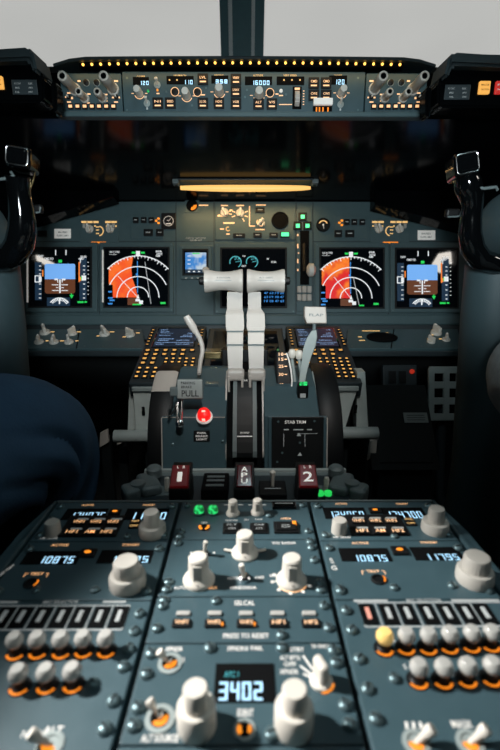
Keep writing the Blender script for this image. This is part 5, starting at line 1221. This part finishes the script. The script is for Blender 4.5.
# ================================================================ control yokes
def yoke(side):
    L = side < 0; Y = .68
    lab = ('left' if L else 'right') + ' glossy black control yoke with a square switch block, on a grey column'
    base = atY(-60 if L else 560, 300, Y); r = thing('control_yoke', lab, 'control yoke', wfr((base.x, Y, .15)))
    o = V((base.x, Y, .15))
    P = lambda px, py, y=Y: atY(px, py, y)-o
    mb = MB(m_gloss)
    if L:
        path = [(-70, 236, .70), (-40, 252, .69), (-10, 258.5, .68), (4, 258, .678), (14, 253, .676), (20, 243, .674), (22.5, 228, .672), (22, 212, .67), (20, 198, .668), (18.5, 186, .666), (18, 176, .664)]
        rad = [.026, .022, .0185, .0185, .0190, .0195, .0185, .0165, .0150, .0150, .0160]
    else:
        path = [(575, 240, .70), (545, 255, .69), (515, 263.5, .68), (495, 263.5, .678), (480, 259, .676), (472.5, 248, .674), (470, 233, .672), (471, 217, .67), (472.5, 204, .668), (471, 194, .666), (467.5, 184, .664), (466, 176, .664)]
        rad = [.024, .019, .0140, .0140, .0160, .0165, .0155, .0140, .0135, .0165, .0175, .0150]
    mb.tube([P(*q) for q in path], rad, 20, 1.15, up=(0, 1, 0)); mb.build('wheel_horn', r)
    # switch block with a bright rim, facing the pilot
    bx = (17.5, 156.5) if L else (467, 163.5)
    c = atY(*bx, .648); rot = rotm('Y', 0) @ rotm('X', 8); k = (c-CAMP).dot(FWD)/FPX
    tilt = 8 if L else -11
    f = Fr(c-o, (math.cos(math.radians(tilt)), .12 if L else -.12, -math.sin(math.radians(tilt))*1.0), (math.sin(math.radians(tilt)), .1, math.cos(math.radians(tilt))))
    w, h = (25*k, 21*k) if L else (25*k, 23*k)
    mb = MB(m_gloss); mb.box((0, 0, -.020), (w, h, .046), .006, 4)
    b = mb.build('switch_block', r); b.matrix_local = f.mat()
    mb = MB(m_chrome); e = .0040; hw, hh = w/2-e, h/2-e; ring = []
    for cx, cy, a0 in ((hw-.003, hh-.003, 0), (-hw+.003, hh-.003, 90), (-hw+.003, -hh+.003, 180), (hw-.003, -hh+.003, 270)):
        for a in range(a0, a0+91, 30): ring.append((cx+.004*math.cos(math.radians(a)), cy+.004*math.sin(math.radians(a)), .0028))
    ring.append(ring[0]); mb = MB(m_chrome); mb.tube(ring, .0009, 8, caps=False); mb.build('block_rim', b)
    mb = MB(m_gloss); mb.box((0, 0, .002), (w*.66, h*.62, .004), .0012); mb.build('switch_face', b)
    # thumb shelf, and trigger whose brass colour stands for an amber reflection line
    mb = MB(m_mgrey)
    sh = [(2, 179, .655), (9, 178, .652), (13.5, 175.5, .652), (11, 172, .654)] if L else [(469, 181, .655), (474, 187, .650), (484, 188.5, .648), (496, 187, .648), (497.5, 190, .65)]
    if L: sh = [(-25, 181, .66)]+sh
    mb.tube([P(*q) for q in sh], [.0020]*len(sh), 10, up=(0, 1, 0)); mb.build('thumb_shelf', r)
    mb = MB(m_glint)
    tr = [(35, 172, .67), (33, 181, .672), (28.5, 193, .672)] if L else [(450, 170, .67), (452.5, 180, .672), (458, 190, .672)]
    mb.tube([P(*q) for q in tr], [.0012, .0016, .0013], 10, up=(0, 1, 0)); mb.build('trigger_glint', r)
    # small clip beside the horn
    mb = MB(m_black); q = P(36 if L else 452, 209 if L else 213, .70); mb.box(q, (.020, .012, .012), .003); mb.mat(m_mgrey).tube([q+V((-.009, -.007, -.006)), q+V((.008, -.007, -.005)), q+V((.010, -.007, .002))], .0012, 8); mb.build('clip', r)
    # hub and column
    mb = MB(m_column)
    hp = (-28, 232) if L else (515, 226); c = P(*hp, .72); mb.lathe([(.030, -.02), (.052, -.012), (.056, .01), (.046, .05), (.02, .062), (.0001, .064)], c=c, seg=36, rot=rotm('X', 90)); mb.build('hub', r)
    mb = MB(m_column)
    cp = [(-14, 262, .74), (-9, 320, .75), (-5, 370, .76), (4, 470, .78)] if L else [(498, 262, .74), (494, 320, .75), (491, 370, .76), (483, 470, .78)]
    pts = [P(*q) for q in cp]; pts.append(V((pts[-1].x, pts[-1].y+.02, 0)))
    mb.tube(pts, [.048, .052, .054, .056, .058], 28, up=(0, 1, 0)); mb.build('column', r)
yoke(-1); yoke(1)

# ================================================================ pilots' legs
def leg(name, label, pts, rad, mat, folds, skirt=None):
    """one continuous trouser leg grown along a curved path, with hanging folds"""
    P_ = [V(p) for p in pts]; M = 130; N = 128; n = len(P_)
    def cr(i, t):
        a, b, c, d = (P_[max(0, min(n-1, i+j))] for j in (-1, 0, 1, 2))
        return .5*((2*b)+(c-a)*t+(2*a-5*b+4*c-d)*t*t+(3*b-3*c+d-a)*t**3)
    def cR(i, t): a, b = rad[i], rad[min(n-1, i+1)]; s = t*t*(3-2*t); return a+(b-a)*s
    rows = []
    for m in range(M+1):
        g = (n-1)*m/M; i = min(n-2, int(g)); t = g-i; rows.append((cr(i, t), cR(i, t), g))
    vs = []; fs = []; up = V((-1, 0, 0))
    for m, (p, R, g) in enumerate(rows):
        tg = (rows[min(M, m+1)][0]-rows[max(0, m-1)][0]).normalized(); x = (V((1, 0, 0)) - tg*tg.x).normalized(); y = tg.cross(x)
        for j in range(N):
            a = 2*PI*j/N; d = 0
            for (a0, am, wd, g0, g1, drift) in folds:
                if g0 < g < g1:
                    da = (a - math.radians(a0) - drift*(g-g0) + PI) % (2*PI) - PI
                    d += am*math.exp(-(da/wd)**2)*math.sin(PI*(g-g0)/(g1-g0))
            vs.append(p + (x*math.cos(a) + y*math.sin(a))*(R+d))
    for m in range(M):
        for j in range(N): k = (j+1) % N; fs.append((m*N+j, m*N+k, (m+1)*N+k, (m+1)*N+j))
    fs += [tuple(range(N))[::-1], tuple(M*N+j for j in range(N))]
    bm = bmesh.new(); bv = [bm.verts.new(v) for v in vs]
    for f_ in fs: bm.faces.new([bv[i] for i in f_])
    bmesh.ops.recalc_face_normals(bm, faces=bm.faces[:])
    return MB(mat).frombm(bm, True)
K = V((-.308, .555, .706))
folds = [(-5, -.016, .09, 2.2, 4.7, 1.0), (13, .011, .13, 2.2, 4.7, 1.0), (-34, -.016, .09, 2.4, 4.9, 1.0), (-18, .011, .11, 2.4, 4.9, 1.0), (32, -.006, .13, 2.1, 4.4, 1.0), (-62, .009, .16, 2.7, 5.2, 1.0), (60, -.005, .16, 2.0, 4.2, .9), (95, .006, .2, 2., 4.4, .8), (-90, -.008, .14, 2.8, 5.4, .8), (150, .006, .3, 1, 4, .2)]
mb = leg('person', '', [(-.50, .02, .63), (-.44, .20, .67), (-.365, .42, .705), K+V((.0, .0, .0)), (-.318, .61, .60), (-.340, .612, .45), (-.335, .595, .30), (-.335, .59, .25)], [.10, .098, .094, .090, .084, .074, .068, .068], m_navy, folds)
pp = tag(mb.build('person'), 'seated pilot on the left, only the navy trousered knee and shin in view', 'person')
mb = MB(m_black); mb.box((-.335, .64, .185), (.095, .24, .07), .03, 4); mb.box((-.335, .59, .23), (.08, .09, .06), .02, 3); s = mb.build('shoe', pp)
mb = leg('person', '', [(.58, -.05, .68), (.53, .15, .71), (.46, .38, .765), (.396, .575, .797), (.465, .622, .70), (.58, .62, .45), (.58, .60, .26)], [.090, .085, .075, .062, .062, .060, .060], m_greycloth, [(20, .006, .2, 2.2, 5, .2), (-40, -.006, .2, 2.2, 5, .2), (90, .006, .2, 2.2, 5, .2), (160, .005, .2, 2, 5, 0)])
pp = tag(mb.build('person'), 'seated person at the right edge, only a grey trousered knee in view', 'person')
mb = MB(m_black); mb.box((.58, .66, .185), (.095, .26, .07), .03, 4); mb.box((.575, .60, .23), (.08, .09, .06), .02, 3); mb.build('shoe', pp)

# ================================================================ footwell fittings
YP = 1.05
f = Fr(atY(445, 393, YP), (1,0,0), (0, .25, 1)); r = thing('rudder_pedal', 'grey rudder pedal plate with square holes in the right footwell', 'pedal', f)
k = f.m(445, 393); mb = MB(m_lgrey)
for x in (-14, 1, 14): mb.box((x*k, 0, 0), (6*k, 50*k, .008), .0015)
for y in (-24, -8, 8, 23): mb.box((0, y*k, 0), (32*k, 7*k, .0075), .0015)
mb.build('tread', r); mb = MB(m_dark); mb.tube([(0, -.04, -.02), (0, -.25, -.03), (0, -.62+.15, .05)], .012, 12); mb.build('pedal_arm', r)
a = atY(362, 470, .97); b = atY(432, 400, 1.12)
bb = thing('footwell_cover', 'black sloping cover in the right footwell with a small grey placard', 'cover', wfr((atY(400, 420, 1.0).x, 1.0, .15)))
o = V((atY(400, 420, 1.0).x, 1.0, .15)); P = lambda x, y, yy: atY(x, y, yy)-o
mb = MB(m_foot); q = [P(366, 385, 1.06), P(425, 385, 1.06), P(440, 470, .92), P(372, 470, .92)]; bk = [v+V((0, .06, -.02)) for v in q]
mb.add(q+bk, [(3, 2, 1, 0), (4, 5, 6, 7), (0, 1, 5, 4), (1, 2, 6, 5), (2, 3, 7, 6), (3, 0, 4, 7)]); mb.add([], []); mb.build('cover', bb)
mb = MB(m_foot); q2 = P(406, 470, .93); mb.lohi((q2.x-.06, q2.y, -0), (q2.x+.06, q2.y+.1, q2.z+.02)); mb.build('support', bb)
nrm = (q[1]-q[0]).cross(q[3]-q[0]).normalized(); nrm = nrm if nrm.y < 0 else -nrm
fw = Fr(o+q[0]+nrm*.001, (1,0,0), (q[0]-q[3])); c = fw.at(415.5, 418); kk = fw.m(415, 418)
mb = MB(m_mgrey); mb.box((0, 0, 0), (24*kk, 10*kk*1.1, .002), .0006); mb.mat(m_dark)
for y in (-2.4, 0, 2.4): mb.crect((0, y*kk), 18*kk, .9*kk, .0012)
ob = mb.build('placard', bb); m = Fr(q[0]+nrm*.0025+fw.ux*c[0]+fw.uy*c[1], fw.ux, fw.uy).mat(); ob.matrix_local = m
f = Fr(atY(400, 378, 1.08), (1,0,0), (0, .3, 1)); r = thing('footwell_switch_panel', 'dim switch panel with a small red lamp deep in the right footwell', 'control panel', f); k = f.m(400, 378)
mb = MB(m_dark); mb.box((0, 0, -.01), (34*k, 26*k, .02), .002); mb.mat(m_black); 
for x in (-8, 2): mb.box((x*k, 1*k, .003), (7*k, 12*k, .006), .001)
mb.mat(m_pdim)
for x in (-9, -5, 2, 6): mb.crect((x*k, -8*k), 2.5*k, 1.2*k, .0005)
mb.build('faceplate', r); mb = MB(glow('dim_red_lamp', (.9, .05, .02), .35)); mb.lathe([(2.4*k, 0), (2.2*k, .004), (.0001, .005)], seg=14); mb.build('red_lamp', r, (12*k, 6.5*k, 0))
# pale bracket pieces low left
for (x0, y0, x1, y1), lab in (((100, 429, 108, 447), 'pale bracket low in the left footwell, nearer the knee'), ((117, 432, 124, 445), 'pale bracket low in the left footwell, nearer the throttles'), ((367, 436, 377, 460), 'pale bracket low in the right footwell, beside the throttles')):
    a = atY(x0, y1, .95); b = atY(x1, y0, .95); r = thing('bracket', lab, 'bracket', wfr((a.x, .95, .15))); w_, h_ = b.x-a.x, b.z-a.z; z_ = a.z-.15
    mb = MB(m_lever); fz = Fr((0, 0, z_), (1,0,0), (0,0,1)); mb.prism([(0, 0), (w_, h_*.3), (w_, h_), (.2*w_, .8*h_)], -.004, .004, .001)
    mb.v = [tuple(fz.o+fz.ux*v[0]+fz.uy*v[1]+fz.n*v[2]) for v in mb.v]; mb.build('plate', r)
    mb = MB(m_foot); mb.lohi((0, .005, 0), (w_, .02, z_+h_*.5)); mb.build('post', r)

# ================================================================ cockpit shell
FZ = .15
mb = MB(m_floor); mb.lohi((-1.0, -.9, FZ-.05), (1.0, 1.7, FZ)); struct('floor', mb, 'dark cockpit floor', 'floor')
mb = MB(m_wall); mb.lohi((-1.0, -.9, 1.95), (1.0, 1.75, 2.0)); struct('ceiling', mb, 'dark cockpit ceiling', 'ceiling')
for s, nm in ((-1, 'wall_left'), (1, 'wall_right')):
    mb = MB(m_wall); mb.lohi((s*1.0-.03, -.9, FZ), (s*1.0+.03, 1.75, 2.0))
    struct(nm, mb, 'dark ' + ('left' if s < 0 else 'right') + ' cockpit side wall', 'wall')
m_glowface = glow('reflected_panel_face', (1., .93, .84), 13., (.8, .78, .74))  # added glowing panels, shaped for the pale reflections on the outer displays
for s, poly in ((-1, [(.575, 1.332), (.590, 1.350), (.425, 1.402), (.400, 1.384)]), (1, [(.335, 1.44), (.43, 1.452), (.535, 1.40), (.53, 1.34), (.47, 1.375), (.43, 1.345), (.36, 1.40)])):
    r = thing('reflected_panel', 'added pale glowing panel, reflected in the outer displays, on the ' + ('left' if s < 0 else 'right') + ' cockpit wall', 'lamp', wfr((s*.962, .46, 1.39)))
    mb = MB(m_dark); mb.lohi((-.0075, -.16, -.08), (.0075, .16, .08), .003); mb.build('backplate', r)
    q = [(y-.46, z-1.39) for y, z in poly]; mb = MB(m_glowface); mb.xprism(q, -s*.008, -s*.018); mb.build('glow_face', r)
mb = MB(m_wall); mb.lohi((-1.0, -.95, FZ), (1.0, -.9, 2.0)); struct('wall_back', mb, 'dark rear cockpit wall', 'wall')
zs = atY(248, 60, 1.62).z
mb = MB(m_wall); mb.lohi((-1.0, 1.62, FZ), (1.0, 1.70, zs-.02)); struct('wall_front', mb, 'dark bulkhead below the windscreen', 'wall')
# windscreen: two panes and the centre post
glass = bpy.data.materials.new('windscreen_glass'); glass.use_nodes = True; N = glass.node_tree.nodes; Lk = glass.node_tree.links; N.clear()
out = N.new('ShaderNodeOutputMaterial'); mixs = N.new('ShaderNodeMixShader'); tr = N.new('ShaderNodeBsdfTransparent'); gl_ = N.new('ShaderNodeBsdfGlossy'); fre = N.new('ShaderNodeFresnel'); tr.inputs[0].default_value = (.96, .97, .97, 1); gl_.inputs['Roughness'].default_value = .03; fre.inputs[0].default_value = 1.2
Lk.new(fre.outputs[0], mixs.inputs[0]); Lk.new(tr.outputs[0], mixs.inputs[1]); Lk.new(gl_.outputs[0], mixs.inputs[2]); Lk.new(mixs.outputs[0], out.inputs[0])
YW = 1.66
pL, pR = atY(221.5, 30, YW).x, atY(263, 30, YW).x
for i, (x0, x1) in enumerate(((-.97, pL), (pR, .97))):
    mb = MB(m_post); z0, z1 = zs-.03, 1.95
    mb.lohi((x0, YW-.015, z0), (x1, YW+.015, z0+.02)); mb.lohi((x0, YW-.015, z1-.03), (x1, YW+.015, z1))
    xo = x0 if i == 0 else x1; mb.lohi((xo-.02, YW-.015, z0), (xo+.02, YW+.015, z1))
    w_ = struct('window_%d' % (i+1), mb, ('left' if i == 0 else 'right') + ' windscreen pane with pale overcast outside', 'window')
    mb = MB(glass); mb.lohi((x0, YW-.004, z0), (x1, YW+.004, z1)); mb.build('pane', w_)
pc = (pL+pR)/2; hw = (pR-pL)/2
mb = MB(m_post); zz0, zz1 = zs-.06, 1.95
tp = 1.12
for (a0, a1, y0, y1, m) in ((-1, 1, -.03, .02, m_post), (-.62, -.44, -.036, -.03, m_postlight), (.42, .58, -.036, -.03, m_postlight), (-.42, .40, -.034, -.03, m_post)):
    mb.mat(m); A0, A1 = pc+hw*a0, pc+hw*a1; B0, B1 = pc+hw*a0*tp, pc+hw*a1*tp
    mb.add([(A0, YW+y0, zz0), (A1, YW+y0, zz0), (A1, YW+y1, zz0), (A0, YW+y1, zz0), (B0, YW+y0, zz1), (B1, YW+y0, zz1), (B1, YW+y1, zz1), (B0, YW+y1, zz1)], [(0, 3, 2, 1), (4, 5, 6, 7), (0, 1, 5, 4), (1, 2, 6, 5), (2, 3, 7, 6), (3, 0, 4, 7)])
struct('trim_1', mb, 'dark teal centre post between the windscreen panes', 'window post')

# ================================================================ light
wd = bpy.data.worlds.new('overcast'); SC.world = wd; wd.use_nodes = True; N = wd.node_tree.nodes; Lk = wd.node_tree.links; bg = N['Background']
tc = N.new('ShaderNodeTexCoord'); mp = N.new('ShaderNodeMapping'); mp.inputs['Scale'].default_value = (1.2, 1.2, 3.); nz = N.new('ShaderNodeTexNoise'); nz.inputs['Scale'].default_value = 1.6; nz.inputs['Detail'].default_value = 2
cr = N.new('ShaderNodeValToRGB'); cr.color_ramp.elements[0].position = .35; cr.color_ramp.elements[1].position = .65; cr.color_ramp.elements[0].color = (.50, .495, .48, 1); cr.color_ramp.elements[1].color = (.60, .59, .57, 1)
Lk.new(tc.outputs['Generated'], mp.inputs[0]); Lk.new(mp.outputs[0], nz.inputs['Vector']); Lk.new(nz.outputs['Fac'], cr.inputs[0]); Lk.new(cr.outputs[0], bg.inputs[0]); bg.inputs[1].default_value = 1.0
def lamp(nm, typ, loc, aim, energy, col, **kw):
    l = bpy.data.lights.new(nm, typ); l.energy = energy; l.color = col
    for k_, v_ in kw.items(): setattr(l, k_, v_)
    o = bpy.data.objects.new(nm, l); COL.objects.link(o); o.location = loc; o.rotation_euler = (V(aim)-V(loc)).to_track_quat('-Z', 'Y').to_euler(); return o
mlp = lamp('map_lamp', 'SPOT', (-.77, .40, 1.40), (.02, .17, ZP), 104, (1., .97, .93), spot_size=math.radians(33), spot_blend=.45, shadow_soft_size=.03); mlp.scale = (1, .46, 1)
lamp('overhead_lamp', 'SPOT', (.12, -.15, 1.80), (.0, .70, .80), 25, (1., .94, .88), spot_size=math.radians(24), spot_blend=.6, shadow_soft_size=.04)
lamp('overhead_fill', 'AREA', (.1, .25, 1.85), (0, .75, .8), 1.7, (.72, .94, 1.), shape='DISK', size=.35)  # added soft general fill from above
dlp = lamp('camera_fill', 'SPOT', (0, -.12, 1.02), (0, 1.25, .99), 27, (.86, .97, 1.), spot_size=math.radians(84), spot_blend=.45, shadow_soft_size=.05); dlp.scale = (1, .36, 1)  # added fill from just behind the camera for main panel and levers
lamp('strip_lamp', 'AREA', (0, .93, zM(70, .93)), (0, .955, zb), .06, (1., .62, .22), shape='RECTANGLE', size=.64, size_y=.012)
lamp('flood_lamp', 'AREA', tuple(f_ for f_ in (UND.o + UND.uy*.06 + UND.n*.02)), tuple(MP.o), .30, (1., .62, .25), shape='RECTANGLE', size=.36, size_y=.02)

SC.view_settings.view_transform = 'Standard'; SC.view_settings.look = 'None'; SC.view_settings.gamma = 1; SC.view_settings.exposure = 0
SC.view_settings.use_curve_mapping = False
try: SC.cycles.use_denoising = True
except Exception: pass
